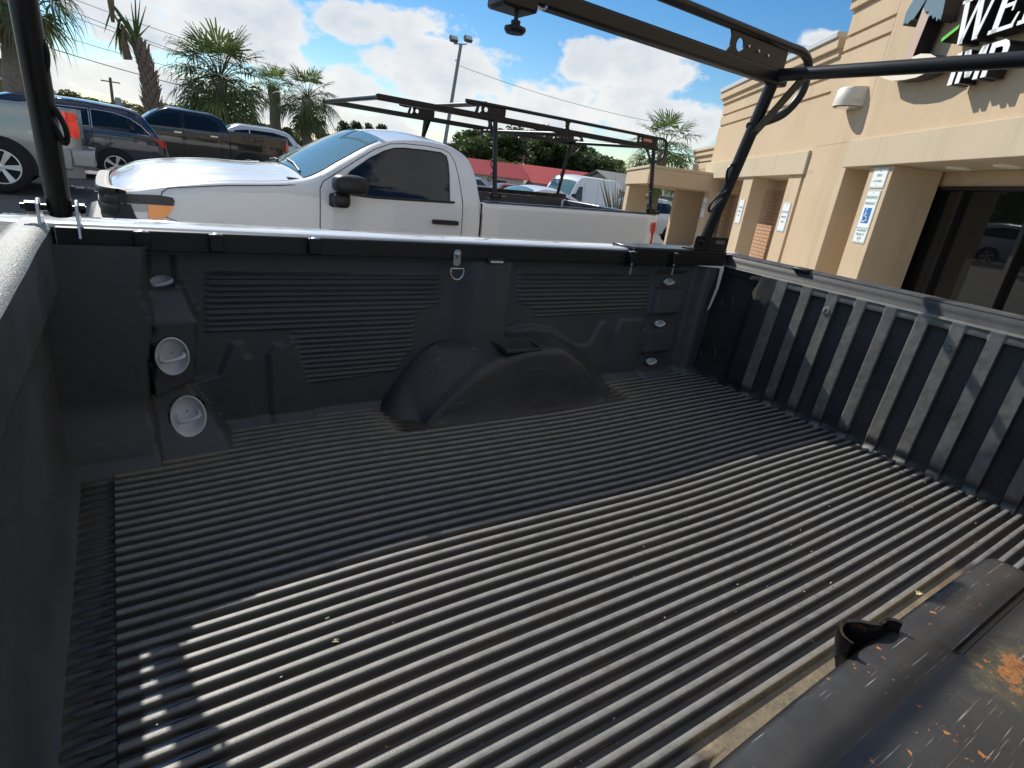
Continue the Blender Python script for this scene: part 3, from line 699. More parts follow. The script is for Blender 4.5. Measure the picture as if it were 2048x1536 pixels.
def rack(label, xf, xr, zb, sides, xover, near_detail):
    """sides: (base_y, top_y) for the two rails; xf/xr leg positions; xover: front end over the cab"""
    yb0, yt0 = sides[0]; ym = (sides[0][0]+sides[1][0])/2
    rk = thing('ladder_rack', ((xf+xr)/2, ym, zb+H), label, 'ladder rack')
    ZL, ZU = .447, .558
    for yb, yt in sides:
        sg = 1 if yb > ym else -1          # +1: far side
        for x in (xf, xr):
            b = B(); b.tube([(x, yb, zb+.012), (x, lerp(yb, yt, .5), lerp(zb, ZL, .5)), (x, yt, ZL)], .0235, 14); leg = b.build('leg', BLK, rk)
            # foot plate with slots
            b = B(); x0 = x-.07; x1 = x+.155 if x == xr else x+.07
            if x == xr or not near_detail:
                o = rrect(x0, zb+.004, x1, zb+.060, .009)
                yy = yb-.03*sg*(1 if near_detail else -1)*(1 if near_detail else sg)
                b.prism(o, .005, lambda a, c, d: (a, yb-.016+d, c)); b.box((x0, yb-.02, zb), (x1, yb+.05, zb+.006)); ft = b.build('foot_bracket', BLK, leg, bevel=.001)
                for sx in (x0+.022, x0+.135):
                    b = B(); b.prism(rrect(sx, zb+.030, sx+.066, zb+.046, .0075), .0062, lambda a, c, d: (a, yb-.0168+d, c)); b.build('slot', M('slot_shadow', (.16, .14, .12), .8), ft)
                b = B(); b.lathe([(0, .014), (.008, .014), (.011, .010), (.011, 0)], (x-.035, yb-.016, zb+.036), (0, -1, 0), 6); b.build('bolt', BLK, ft, smooth=False)
            else:   # front foot: two bent zinc ears and a through bolt
                for ex in (x-.040, x+.028):
                    b = B(); b.prism([(yb-.045, zb-.035), (yb+.035, zb-.035), (yb+.03, zb+.02), (yb+.012, zb+.044), (yb-.012, zb+.046), (yb-.03, zb+.035)], .006, lambda a, c, d: (ex+d, a, c)); b.build('foot_bracket', ZINC, leg, bevel=.001)
                b = B(); b.tube([(x-.068, yb-.005, zb+.026), (x+.048, yb-.005, zb+.026)], .0075, 10); b.lathe([(0, 0), (.013, 0), (.013, .010), (0, .010)], (x+.036, yb-.005, zb+.026), (1, 0, 0), 8); b.lathe([(0, 0), (.013, 0), (.013, .018), (0, .018)], (x-.060, yb-.005, zb+.026), (1, 0, 0), 8); b.build('through_bolt', BLK, leg)
            # brace between leg head and crossbar
            b = B(); k = -sg
            b.tube(smooth_path([(x, yt+.115*k, ZL-.012), (x, yt+.085*k, ZL-.05), (x, yt+.035*k, ZL-.115), (x, yt+.032*sg, ZL-.20)], 5), 1, rect=(.042, .006), up=(0, 1, 0)); b.build('brace', BLK, leg, bevel=.001)
            # bent-rod cleat
            fl = -.42 if (near_detail and x == xf) else 1
            q = lambda dx, dz, t: (x+dx*fl, lerp(yb, yt, t)-.012, dz)
            pts = [(-.015, .075, .40), (-.045, .105, .43), (-.054, .135, .46), (-.040, .155, .48), (-.022, .145, .47), (-.010, .095, .42), (-.020, .05, .38), (-.052, .030, .35), (-.080, .0, .31), (-.082, -.025, .28), (-.066, -.034, .27), (-.048, -.012, .3), (-.02, .022, .34)]
            b = B(); b.tube(smooth_path([q(dx, zb+.18+dz+.02, t) for dx, dz, t in pts], 4), .0055, 8); b.build('cleat', BLK, leg)
        # lower side rail, upper side rail bent down behind the rear leg
        b = B(); b.tube([(xover, yt, ZL-.0), (xr+.06, yt, ZL)], 1, rect=(.044, .052)); lr = b.build('side_rail', BLK, rk, bevel=.010)
        up = [(xf-.22, yt, ZL+.02), (xf-.20, yt, ZU-.02), (xf-.16, yt, ZU), (xr+.05, yt, ZU), (xr+.13, yt, ZU), (xr+.185, yt, ZU-.022), (xr+.203, yt, ZU-.07), (xr+.198, yt, ZU-.13), (xr+.17, lerp(yt, yb, .1), ZU-.19), (xr+.12, lerp(yt, yb, .2), ZU-.232), (xr-.02, lerp(yt, yb, .3), ZU-.285)]
        b = B(); b.tube([up[0]]+smooth_path(up[1:4], 4)[:-1]+smooth_path(up[3:], 5), .0165, 12); b.build('top_rail', BLK, rk)
        for (a, c, hx, nm) in ((xf-.17, xf+.11, xf-.115, 0), (xr-.30, xr+.04, xr-.245, 0)):
            o = [(a-.02, ZL+.02), (c, ZL+.02), (c, ZU-.005), (a-.015, ZU-.005), (a+.002, ZU-.03), (a+.004, ZL+.05)]
            b = B(); holed_plate(b, o, hx, (ZL+ZU)/2+.006, .021, .006, lambda p, q, d: (p, yt-.003+d, q)); pl = b.build('gusset', BLK, rk, smooth=False)
            for kx in (.10, .16, .22):
                if c-a > .3:
                    b = B(); b.lathe([(0, .006), (.005, .005), (.006, 0)], (a+kx, yt-.003, ZL+.062-.05*(kx-.16)), (0, -1, 0), 8); b.build('rivet', ZINC, pl)
            if not near_detail and sg < 0 and c-a > .3:
                b = B(); b.box((a+.10, yt-.008, ZL+.045), (a+.24, yt-.0035, ZL+.088)); st = b.build('maker_sticker', M('sticker_red', (.42, .10, .06), .5), pl)
                b = B(); b.box((a+.11, yt-.0095, ZL+.062), (a+.23, yt-.0082, ZL+.073)); b.build('sticker_print', M('sticker_text', (.6, .5, .45), .5), st)
        o = [(lerp(xf, xr, .40)-.05, ZL), (lerp(xf, xr, .40)+.05, ZL), (lerp(xf, xr, .40)+.024, ZL+.04), (lerp(xf, xr, .40)+.024, ZU-.03), (lerp(xf, xr, .40)+.05, ZU), (lerp(xf, xr, .40)-.05, ZU), (lerp(xf, xr, .40)-.024, ZU-.03), (lerp(xf, xr, .40)-.024, ZL+.04)]
        b = B(); b.prism(o, .01, lambda p, q, d: (p, yt-.005+d, q))
        if not near_detail: b.build('spacer', BLK, rk, smooth=False)
    y0, y1 = sides[0][1], sides[1][1]
    for x, z in ((xr, ZL+.008), (xf-.125, ZU), (lerp(xf, xr, .35), ZL-.035), (xover+.03, ZL)):
        if near_detail and z < ZL-.02: continue
        b = B(); b.tube([(x, y0, z), (x, y1, z)], .0225, 14); b.build('crossbar', BLK, rk)
    return rk
RK = rack('black steel ladder rack bolted to the rails of the lined truck bed', -.114, 2.125, -.2275, [(-.01, .14), (1.66, 1.51)], -1.45, True)
# sliding stop with thumb screw under the far side rail
b = B(); b.box((.872, 1.465, .395), (.982, 1.555, .484)); st = b.build('sliding_stop', BLK, RK, bevel=.008)
b = B(); b.tube([(.93, 1.49, .40), (.93, 1.49, .362)], .006, 10)
b.lathe([(0, .352), (.012, .352), (.013, .372), (.0, .376)], (.93, 1.49, 0), seg=14); b.lathe([(0, .340), (.024, .342), (.030, .350), (.029, .357), (.016, .361), (0, .361)], (.93, 1.49, 0), seg=14); b.build('thumb_screw', BLKP, st)
b = B(); b.tube(smooth_path([(.98, 1.485, .42), (1.005, 1.48, .413), (1.02, 1.485, .424)], 4), .004, 8); b.build('spring_wire', ZINC, st)

# ------------------------------------------------------------------ vehicles
def loft(b, x0, x1, n, T, zb, hw, yc, belt, tum, crown, open_top=None, side=13):
    """body from x0 to x1: sides rise to T(x) with tumblehome above the belt, then cross over the top"""
    def ys(x, z): return yc-(hw(x)-.02*min(1.6, ((z-belt+.31)/.4)**2)*(1 if z < belt+.04 else 0)-(.015 if z >= belt+.04 else 0)-max(0, z-belt)*tum)
    rows = []
    for k in range(n+1):
        x = lerp(x0, x1, k/n); t = T(x); z0 = zb(x); near = []
        for j in range(side): near.append((ys(x, lerp(z0, t-.045, (j/(side-1))**.8)), lerp(z0, t-.045, (j/(side-1))**.8)))
        ye = near[-1][0]
        if open_top is None:
            c = crown(x); near += [(ye+.008, t-.020), (ye+.028, t-.006), (ye+.07, t+.003)]
            near += [(lerp(ye+.07, yc, q), t+.003+c*(1-(1-q)**2)) for q in (.25, .5, .75, 1)]
        else:
            near += [(ye+.006, t-.012), (ye+.02, t), (ye+.10, t), (ye+.115, t-.02), (ye+.12, t-open_top), (yc, t-open_top)]
        full = near+[(2*yc-y, z) for y, z in near[-2::-1]]
        rows.append([(x, y, z) for y, z in full])
    b.grid(rows); b.face(rows[0]); b.face(rows[-1][::-1]); return ys
PAINTS = {}
def paint(name, col, rough=.25, metal=0):
    return M('paint_'+name, col, rough, metal=metal, coat=1)
def strip(poly, ys, off, w, mat, parent, name, dz=H, closed=False):
    b = B(dz); P = poly+([poly[0]] if closed else [])
    pts = []
    for (a, c), (d, e) in zip(P, P[1:]):
        m = max(1, int(math.hypot(d-a, e-c)/.06))
        pts += [(lerp(a, d, k/m), lerp(c, e, k/m)) for k in range(m)]
    pts.append(P[-1])
    b.tube([(x, ys(x, z)-off, z) for x, z in pts], w, 6); return b.build(name, mat, parent)

def white_truck():
    t = thing('pickup_truck', (2.7, 6.0, 0), 'white regular cab pickup carrying a black ladder rack, amber corner lamp facing us', 'pickup truck')
    yc = 6.0
    hw = scurve([(-.085, .80), (-.05, .875), (0, .925), (.07, .962), (.15, .985), (.35, 1.01), (.6, 1.02), (3, 1.02)])
    T = scurve([(-.085, -.60), (-.065, -.545), (-.02, -.495), (.09, -.462), (.35, -.400), (.674, -.350), (1.027, -.318), (1.22, -.290), (1.34, -.255), (1.62, -.10), (1.90, .055), (2.02, .105), (2.15, .135), (2.40, .160), (2.62, .148), (2.76, .112), (2.86, .04), (2.915, -.12), (2.935, -.33)])
    zb = curve([(-.30, -1.25), (.2, -1.25), (3, -1.2)])
    crown = scurve([(-.085, .06), (.03, .095), (.15, .115), (.7, .10), (1.1, .075), (1.4, .07), (1.9, .075), (2.2, .07), (2.7, .06), (2.94, .02)])
    b = B(); ys = loft(b, -.085, 2.935, 130, T, zb, hw, yc, -.34, .46, crown, side=20)
    b.build('body', WHITE, t, angle=42)
    # windscreen, laid on the same surface
    b = B(); rows = []
    for k in range(25):
        x = lerp(1.285, 1.985, k/24); tt = T(x); ye = ys(x, tt-.045)+.06; r = []
        for j in range(21):
            q = abs(j/10-1); q = 1-q; y = lerp(ye+.03, yc, q); y = y if j <= 10 else 2*yc-y
            r.append((x-.006, y, tt+.003+crown(x)*(1-(1-q)**2)+.008))
        rows.append(r)
    b.grid(rows); ws = b.build('windscreen', WIND, t)
    for (ya, yb2) in ((5.25, 5.95), (6.05, 6.7)):
        def zs(x, y):
            ye = ys(x, T(x)-.045)+.07; q = min(1, max(0, (y-ye)/(yc-ye) if y < yc else (2*yc-y-ye)/(yc-ye))); return T(x)+.003+crown(x)*(1-(1-q)**2)+.022
        b = B(); b.tube([(1.29, ya, zs(1.29, ya)), (1.33, lerp(ya, yb2, .5), zs(1.33, lerp(ya, yb2, .5))), (1.35, yb2, zs(1.35, yb2))], .010, 6); b.build('wiper', BLKP, t)
    b = B(); b.box((1.16, 5.10, -.295), (1.29, 6.9, -.275)); b.build('cowl', BLKP, t)
    # door with its window
    door = [(1.386, -1.15), (1.386, -.709), (1.39, -.334), (1.423, -.278), (1.692, -.109), (1.904, .022), (2.06, .085), (2.20, .104), (2.40, .112), (2.58, .104), (2.66, .072), (2.70, 0), (2.722, -.12), (2.737, -.415), (2.738, -.70), (2.70, -1.15)]
    b = B(); b.panel(door, ys, .003, .02); dr = b.build('door', WHITE, t, angle=30)
    strip(door, ys, .0015, .0042, SEAM, dr, 'door_gap', closed=True)
    win = [(1.60, -.245), (1.668, -.175), (1.85, -.055), (2.0, .022), (2.10, .055), (2.20, .066), (2.40, .072), (2.56, .070), (2.612, .045), (2.622, -.02), (2.616, -.139), (2.590, -.344), (2.20, -.356), (1.85, -.362), (1.60, -.350)]
    b = B(); b.panel(win, ys, .006, .02); gl = b.build('side_window', TINT, dr, angle=30)
    strip([(1.56, -.352), (1.85, -.366), (2.20, -.361), (2.64, -.352)], ys, .012, .011, BLKP, dr, 'window_sill')
    strip(win[:12], ys, .006, .006, BLKP, dr, 'window_seal')
    o = rrect(2.415, -.560, 2.69, -.518, .018)
    b = B(); b.panel(o, ys, .035, .03); b.build('door_handle', BLKP, dr, bevel=.004)
    b = B(); b.panel(rrect(2.45, -.60, 2.63, -.485, .05), ys, .0045, .01); b.build('handle_cup', WHITE, dr)
    # mirror: upper housing and lower spotter housing on a stalk
    def blob(cx, cy, cz, sx, sy, sz, name, par, e=3.2):
        b = B(); rows = []
        for i in range(13):
            v = -math.pi/2+math.pi*i/12; r = []
            for j in range(24):
                a = 2*math.pi*j/24; c, s_, cv, sv = math.cos(a), math.sin(a), math.cos(v), math.sin(v)
                pw = lambda q: math.copysign(abs(q)**(2/e), q)
                r.append((cx+sx*pw(cv)*pw(c), cy+sy*pw(cv)*pw(s_), cz+sz*pw(sv)))
            rows.append(r)
        b.grid(rows, close_u=True); return b.build(name, BLKP, par, angle=60)
    mr = blob(1.60, 4.86, -.275, .145, .105, .078, 'wing_mirror', dr)
    blob(1.535, 4.90, -.405, .070, .085, .062, 'spotter_housing', mr)
    b = B(); b.box((1.46, 4.92, -.47), (1.56, 5.06, -.36)); b.build('mirror_mount', BLKP, mr, bevel=.02)
    b = B(); rows = []
    for k in range(40):
        x = lerp(-.035, 1.17, k/39); tt = T(x); ye = ys(x, tt-.045)+.075; r = []
        for j in range(61):
            qq = 1-abs(j/30-1); y = lerp(ye, yc, qq); c = 1-qq
            rid = .016*sstep(.30, .36, qq)*(1-.55*sstep(.62, .70, qq))+.006*math.exp(-((qq-.14)/.05)**2)
            rid *= sstep(-.05, .2, x)
            r.append((x, y if j <= 30 else 2*yc-y, tt+.003+crown(x)*(1-c**2)+.003+rid))
        rows.append(r)
    b.grid(rows); b.build('bonnet', WHITE, t, angle=60)
    # fender / hood shut lines
    strip([(.251, -.489), (.262, -.455), (.30, -.425), (.37, -.413), (.674, -.372), (1.02, -.341), (1.20, -.322)], ys, .001, .0035, SEAM, t, 'bonnet_gap')
    strip([(.27, -.63), (.486, -.712), (.62, -.80)], ys, .001, .003, SEAM, t, 'bumper_gap')
    # lamp cluster and front end
    b = B(); b.panel([(-.12, -.50), (.10, -.485), (.245, -.478), (.325, -.488), (.335, -.51), (.325, -.545), (.15, -.548), (-.10, -.56)], ys, .012, .03); hl = b.build('headlight', M('lamp_smoke', (.012, .014, .016), .25), t)
    b = B(); b.panel([(.165, -.553), (.328, -.548), (.318, -.565), (.285, -.615), (.25, -.64), (.164, -.649)], ys, .012, .03); b.build('amber_marker', M('amber_lens', (.85, .28, .02), .15, coat=1, emit=((.9, .25, .01), .12)), hl)
    b = B(); b.panel([(.055, -.556), (.160, -.554), (.159, -.60), (.065, -.602)], ys, .011, .03); b.build('lamp_reflector', M('reflector', (.33, .34, .33), .3, metal=.4), hl)
    b = B(); b.panel([(.070, -.608), (.158, -.606), (.157, -.648), (.085, -.653)], ys, .011, .03); b.build('running_lamp', M('lamp_white', (.75, .76, .78), .15, coat=1), hl)
    gxf = scurve([(0, -.115), (.5, -.110), (.74, -.100), (.82, -.080), (.88, -.045), (.93, .012), (.96, .07)])
    b = B(); gz0 = M('grille_black', (.015, .016, .018), .35)
    for zz, hh, xo in ((-.475, .018, .012), (-.535, .03, 0), (-.60, .035, .01), (-.68, .03, .0)):
        rows = []
        for j in range(41):
            q = j/40*2-1; y = yc+q*.93; x = gxf(abs(q)*.93)-xo-.012
            rows.append([(x+.05, y, zz-hh), (x-.004, y, zz-hh*.8), (x-.010, y, zz), (x-.004, y, zz+hh*.8), (x+.05, y, zz+hh)])
        b.grid(rows)
    gr = b.build('grille', gz0, t)
    b = B(); rows = []
    for j in range(41):
        q = j/40*2-1; y = yc+q*.95; x = gxf(abs(q)*.95)-.004
        rows.append([(x+.06, y, -.74), (x-.002, y, -.735), (x-.006, y, -.60), (x-.002, y, -.47), (x+.06, y, -.455)])
    b.grid(rows); b.build('grille_surround', M('grille_matte', (.010, .011, .012), .6), gr)
    b = B(); rows = []
    for j in range(41):
        q = j/40*2-1; y = yc+q*.90; x = gxf(abs(q)*.90)-.012
        rows.append([(x+.05, y, -.49), (x-.018, y, -.488), (x-.024, y, -.474), (x-.012, y, -.462), (x+.05, y, -.458)])
    b.grid(rows); b.build('grille_bar', BLKP, gr)
    b = B(); b.panel([(-.02, -.56), (.06, -.558), (.09, -.66), (.10, -.80), (.02, -.80), (-.03, -.68)], ys, .015, .03); b.build('bumper_trim', BLKP, t)
    b = B(); b.box((-.24, 5.15, -1.2), (-.05, 6.85, -.74)); b.build('bumper', BLKP, t, bevel=.06)
    b = B(); b.tube([(.55, 5.22, -.36), (.56, 5.22, -.335)], .02, 10); b.build('antenna_base', BLKP, t)
    # bed: open box, same skin
    Tb = curve([(2.97, -.338), (5.45, -.300)])
    hwb = scurve([(2.965, 1.02), (5.2, 1.02), (5.40, 1.005), (5.47, .985)])
    b = B(); yb = loft(b, 2.968, 5.47, 60, Tb, zb, hwb, yc, -.34, .0, None, open_top=.48, side=16); bed = b.build('bed', WHITE, t, angle=42)
    b = B(); b.grid([[(x, y, Tb(x)-.004-zz) for y, zz in ((5.125, -.008), (5.123, .30), (5.13, .46), (6.87, .46), (6.877, .30), (6.875, -.008))] for x in (2.975, 4, 5.46)]); b.face([(2.985, 5.12, -.33), (2.985, 6.88, -.33), (2.985, 6.88, -.80), (2.985, 5.12, -.80)]); b.face([(5.44, 5.12, -.32), (5.44, 6.88, -.32), (5.44, 6.88, -.78), (5.44, 5.12, -.78)]); b.build('bed_liner', LIN_WALL, bed)
    b = B(); b.tube([(3.0, 5.06, -.325), (5.44, 5.06, -.288)], 1, rect=(.09, .012)); b.build('rail_cap', BLKP, bed)
    b = B(); b.tube([(3.0, 6.94, -.325), (5.44, 6.94, -.288)], 1, rect=(.09, .012)); b.build('rail_cap', BLKP, bed)
    b = B(); b.tube([(3.02, 6.90, -.30), (5.44, 6.90, -.265)], 1, rect=(.03, .05)); b.build('rack_channel', BLK, bed)
    strip([(2.952, -.34), (2.955, -.9)], lambda x, z: 5.005, 0, .011, SEAM, t, 'cab_gap')
    strip([(3.4+.17*math.cos(R(a)), -.80+.10*math.sin(R(a))) for a in range(180, -1, -12)], yb, .0, .003, SEAM, bed, 'fuel_door_gap')
    b = B(); b.panel([(5.35, -.395), (5.40, -.385), (5.462, -.392), (5.468, -.47), (5.43, -.535), (5.425, -.60), (5.462, -.70), (5.45, -.80), (5.36, -.80), (5.37, -.70), (5.405, -.60), (5.40, -.535), (5.355, -.48)], yb, .012, .04); b.build('tail_light', M('red_lens', (.55, .015, .02), .12, coat=1), bed)
    b = B(); b.box((5.474, 5.10, -.86), (5.50, 6.90, -.312)); b.build('tailgate', WHITE, bed, bevel=.012)
    for (x, y, f) in ((.72, 5.14, -1), (4.3, 5.14, -1), (.72, 6.86, 1), (4.3, 6.86, 1)): wheel(t, x, y, .40-H, .40, f, dz=H)
    for x in (.72, 4.3):
        b = B(); b.prism(arcpts(x, .40-H, .47, 0, 180, 16), .25, lambda p, q, d: (p, 4.975+d, q)); b.build('wheel_arch', SEAM, t)
    return t
WT = white_truck()
rack('black steel ladder rack with a red maker label on the white regular cab pickup', 3.13, 5.36, -.295, [(5.06, 5.20), (6.94, 6.80)], 1.92, False)

def mk_car(name, label, cat, x0, yN, ground, L, hgt, spec, group=None, rotz=0):
    """generic parked vehicle, nose at x0 toward -x, near side at yN; spec in metres above its own ground and behind the nose"""
    hwm = spec['hw']; yc = yN+hwm
    t = thing(name, (x0+L/2, yc, ground), label, cat, group, rotz)
    T0 = scurve([(x0+a, z+ground) for a, z in spec['T']]); belt = ground+spec['belt']
    hw = scurve([(x0-.01, hwm*.72), (x0+.12, hwm*.86), (x0+.45, hwm*.98), (x0+.9, hwm), (x0+L-.8, hwm), (x0+L-.25, hwm*.96), (x0+L-.06, hwm*.90), (x0+L+.01, hwm*.84)])
    xe = x0+spec.get('cab', L)
    zb = curve([(x0-1, ground+.30), (x0+L+1, ground+.32)])
    pm = spec['paint']
    cr = scurve([(x0, .05), (x0+.8, .07), (x0+L*.5, .06), (x0+L, .04)])
    b = B(0); ys = loft(b, x0, xe, 70, T0, zb, hw, yc, belt, spec.get('tum', .42), cr, side=16); body = b.build('body', pm, t, angle=40)
    if 'cab' in spec:
        Tb = curve([(xe, ground+spec['rail']), (x0+L, ground+spec['rail']+.01)])
        b = B(0); yb = loft(b, xe+.02, x0+L, 24, Tb, zb, hw, yc, belt, 0, None, open_top=.45, side=12); body2 = b.build('bed', pm, t, angle=40)
    else: yb = ys
    for i, (poly, mt) in enumerate(spec['win']):
        b = B(0); b.panel([(x0+a, z+ground) for a, z in poly], ys, .006, .02); w = b.build('side_window', mt, t, angle=30)
        if spec.get('trim'): strip([(x0+a, z+ground) for a, z in poly], ys, .01, .008, spec['trim'], w, 'window_trim', dz=0, closed=True)
    if 'ws' in spec:
        a0, a1 = spec['ws']; b = B(0); rows = []
        for k in range(13):
            x = x0+lerp(a0, a1, k/12); ye = ys(x, T0(x)-.045)+.1
            rows.append([(x-.008, lerp(ye, 2*yc-ye, j/12), T0(x)+.006+cr(x)*(1-abs(j/6-1)**2)+.012) for j in range(13)])
        b.grid(rows); b.build('windscreen', WIND, t)
    for poly, mt, nm in spec.get('extra', []):
        b = B(0); b.panel([(x0+a, z+ground) for a, z in poly], yb if nm == 'tail_light' else ys, .012, .04); b.build(nm, mt, t)
    for ln in spec.get('lines', []): strip([(x0+a, z+ground) for a, z in ln], ys, .0, .006, SEAM, t, 'panel_gap', dz=0)
    for a, z, l in spec.get('handles', []):
        b = B(0); b.panel(rrect(x0+a, ground+z, x0+a+l, ground+z+.035, .014), ys, .04, .03); b.build('door_handle', spec.get('hm', pm), t)
    for (lo, hi, mt, nm) in spec.get('boxes', []):
        b = B(0); b.box((x0+lo[0], yN+lo[1], ground+lo[2]), (x0+hi[0], yN+hi[1], ground+hi[2])); b.build(nm, mt, t, bevel=.03)
    for wx in spec['wheels']:
        r = spec.get('wr', .36)
        b = B(0); b.prism(arcpts(x0+wx, ground+r, r*1.17, -12, 192, 20), .22, lambda p, q, d: (p, ys(p, ground+.7)-.012+d, q)); b.build('wheel_arch', SEAM, t)
        for f, yy in ((-1, yN+.075), (1, yN+2*hwm-.075)): wheel(t, x0+wx, yy, ground+r, r, f, 0, spec.get('spokes', 5))
    return t
RED = M('red_lens', (.55, .015, .02), .12, coat=1)
REDB = M('red_lens_bright', (.80, .04, .025), .15, coat=1, emit=((.8, .03, .01), .25))
CHROME = M('chrome_trim', (.75, .77, .80), .15, metal=1)
# grey crew cab pickup, nose out of frame to the left
GP = paint('silver_grey', (.30, .315, .31), .28, .35)
g0 = gz(-1, 14)
mk_car('pickup_truck', 'silver grey pickup with black six spoke wheels and a big red tail lamp', 'pickup truck', -6.22, 13.1, g0, 5.75, 1.9,
    dict(hw=1.01, belt=1.22, cab=3.95, rail=1.45, tum=.35, paint=GP,
         T=[(0, .95), (.15, 1.08), (1.3, 1.17), (1.45, 1.22), (2.2, 1.72), (2.5, 1.80), (3.5, 1.80), (3.8, 1.70), (3.92, 1.40), (3.95, 1.36)],
         win=[([(1.75, 1.27), (2.25, 1.62), (2.65, 1.66), (2.65, 1.27)], TINT), ([(2.75, 1.27), (2.75, 1.66), (3.4, 1.65), (3.62, 1.5), (3.65, 1.27)], TINT)], ws=(1.45, 2.2),
         extra=[([(5.43, 1.40), (5.72, 1.385), (5.745, 1.15), (5.735, .98), (5.63, 1.0), (5.55, 1.16), (5.45, 1.27)], REDB, 'tail_light'), ([(5.45, 1.455), (5.735, 1.45), (5.72, 1.39), (5.44, 1.40)], paint('slate', (.12, .14, .17)), 'tail_light_cap')],
         boxes=[((5.60, .02, .52), (5.93, 1.9, .80), paint('bumper_grey', (.33, .34, .33), .3, .3), 'rear_bumper'), ((5.2, .03, .45), (5.6, 1.95, .78), GP, 'lower_side'), ((5.0, .6, .38), (5.1, .72, .52), SEAM, 'tow_bracket')],
         wheels=[.95, 4.62], wr=.42, spokes=6))
# dark blue minivan
NAVY = paint('navy', (.006, .014, .042), .2)
g1 = gz(0, 17.7)
mk_car('minivan', 'dark blue minivan with chrome window trim and five spoke alloy wheels', 'minivan', -4.02, 17.0, g1, 5.16, 1.74,
    dict(hw=1.0, belt=1.10, tum=.30, paint=NAVY, trim=CHROME,
         T=[(0, .72), (.2, .88), (.95, 1.02), (1.2, 1.08), (2.0, 1.52), (2.4, 1.63), (3.4, 1.66), (4.2, 1.63), (4.55, 1.56), (4.72, 1.42), (4.95, 1.08), (5.1, .85), (5.16, .60)],
         win=[([(1.75, 1.12), (2.2, 1.42), (2.7, 1.50), (2.7, 1.13)], TINT), ([(2.78, 1.13), (2.78, 1.50), (3.62, 1.52), (3.62, 1.15)], TINT), ([(3.66, 1.12), (3.66, 1.52), (4.1, 1.50), (4.4, 1.42), (4.62, 1.28), (4.80, 1.08)], TINT)], ws=(1.2, 2.0),
         extra=[([(4.83, 1.05), (5.05, 1.02), (5.12, .88), (5.0, .86)], RED, 'tail_light')],
         lines=[[(3.64, 1.1), (3.66, .9), (3.58, .5)], [(2.72, 1.1), (2.72, .45)], [(2.74, 1.02), (3.6, 1.03), (4.7, 1.0)]],
         boxes=[((4.95, .1, .30), (5.2, 1.9, .55), NAVY, 'rear_bumper')],
         wheels=[.98, 4.03], wr=.345, spokes=5))
# black crew cab pickup
BP = paint('black', (.010, .011, .012), .15)
g2 = gz(2, 21.5)
mk_car('pickup_truck', 'black crew cab pickup with chrome door handles parked behind the blue minivan', 'pickup truck', -1.0, 21.0, g2, 5.85, 1.95,
    dict(hw=1.02, belt=1.30, cab=4.06, rail=1.44, tum=.36, paint=BP, hm=CHROME,
         T=[(0, 1.0), (.2, 1.12), (1.4, 1.22), (1.55, 1.28), (2.25, 1.78), (2.5, 1.86), (3.6, 1.84), (3.88, 1.74), (4.02, 1.5), (4.06, 1.40)],
         win=[([(1.75, 1.34), (2.3, 1.70), (2.75, 1.74), (2.75, 1.34)], TINT), ([(2.85, 1.34), (2.85, 1.74), (3.5, 1.72), (3.72, 1.62), (3.80, 1.36)], TINT)], ws=(1.55, 2.25),
         lines=[[(2.80, 1.75), (2.82, .6)], [(3.86, 1.4), (3.80, .6)], [(1.62, 1.3), (1.6, .6)]],
         handles=[(2.55, 1.20, .2), (3.52, 1.20, .2)],
         extra=[([(5.72, 1.30), (5.83, 1.28), (5.83, 1.0), (5.74, 1.0)], RED, 'tail_light')],
         boxes=[((5.75, .05, .55), (6.0, 1.95, .8), CHROME, 'rear_bumper')], wheels=[1.0, 4.6], wr=.40, spokes=5))
g3 = gz(5, 27)
WP2 = paint('pale_silver', (.62, .65, .66), .25, .1)
mk_car('suv', 'pale silver estate car half hidden behind the black crew cab pickup', 'car', 1.85, 26.2, g3, 4.75, 1.75,
    dict(hw=.95, belt=1.12, tum=.40, paint=WP2, T=[(0, .7), (.2, .9), (1.2, 1.05), (1.4, 1.1), (2.1, 1.60), (2.5, 1.72), (3.5, 1.72), (4.2, 1.62), (4.5, 1.35), (4.68, 1.05), (4.75, .6)],
         win=[([(1.8, 1.14), (2.2, 1.50), (2.7, 1.58), (2.7, 1.15)], TINT), ([(2.75, 1.15), (2.75, 1.58), (3.6, 1.58), (4.15, 1.48), (4.35, 1.2), (4.35, 1.15)], TINT)], ws=(1.4, 2.1),
         extra=[([(4.45, 1.15), (4.62, 1.1), (4.68, .9), (4.5, .9)], RED, 'tail_light')], wheels=[.9, 3.8], wr=.35))
def pix(px, py, depth): return _X*((px-1024)/1126.97*depth)+_D*((py-768)/1126.97*depth)+_F*depth+Vector((0, 0, H))
# white saloon beyond the white pickup's bed
p = pix(1068, 369, 17.0); gs = p.z-1.46
mk_car('sedan', 'white saloon car seen over the bed of the white regular cab pickup', 'car', p.x-2.45, p.y-.9, gs, 4.7, 1.46,
    dict(hw=.91, belt=.95, tum=.55, paint=paint('clean_white', (.78, .79, .80)), T=[(0, .6), (.15, .72), (1.1, .88), (1.3, .92), (2.05, 1.30), (2.5, 1.38), (2.9, 1.37), (3.4, 1.26), (3.95, 1.02), (4.3, .98), (4.62, .92), (4.7, .6)],
         win=[([(1.65, .96), (2.1, 1.22), (2.5, 1.29), (2.55, .97)], TINT), ([(2.6, .97), (2.58, 1.29), (3.0, 1.27), (3.4, 1.14), (3.62, .99)], TINT)], ws=(1.3, 2.05),
         extra=[([(4.45, .88), (4.66, .85), (4.68, .72), (4.5, .74)], RED, 'tail_light')], lines=[[(2.57, 1.3), (2.56, .4)]], wheels=[.9, 3.7], wr=.33))
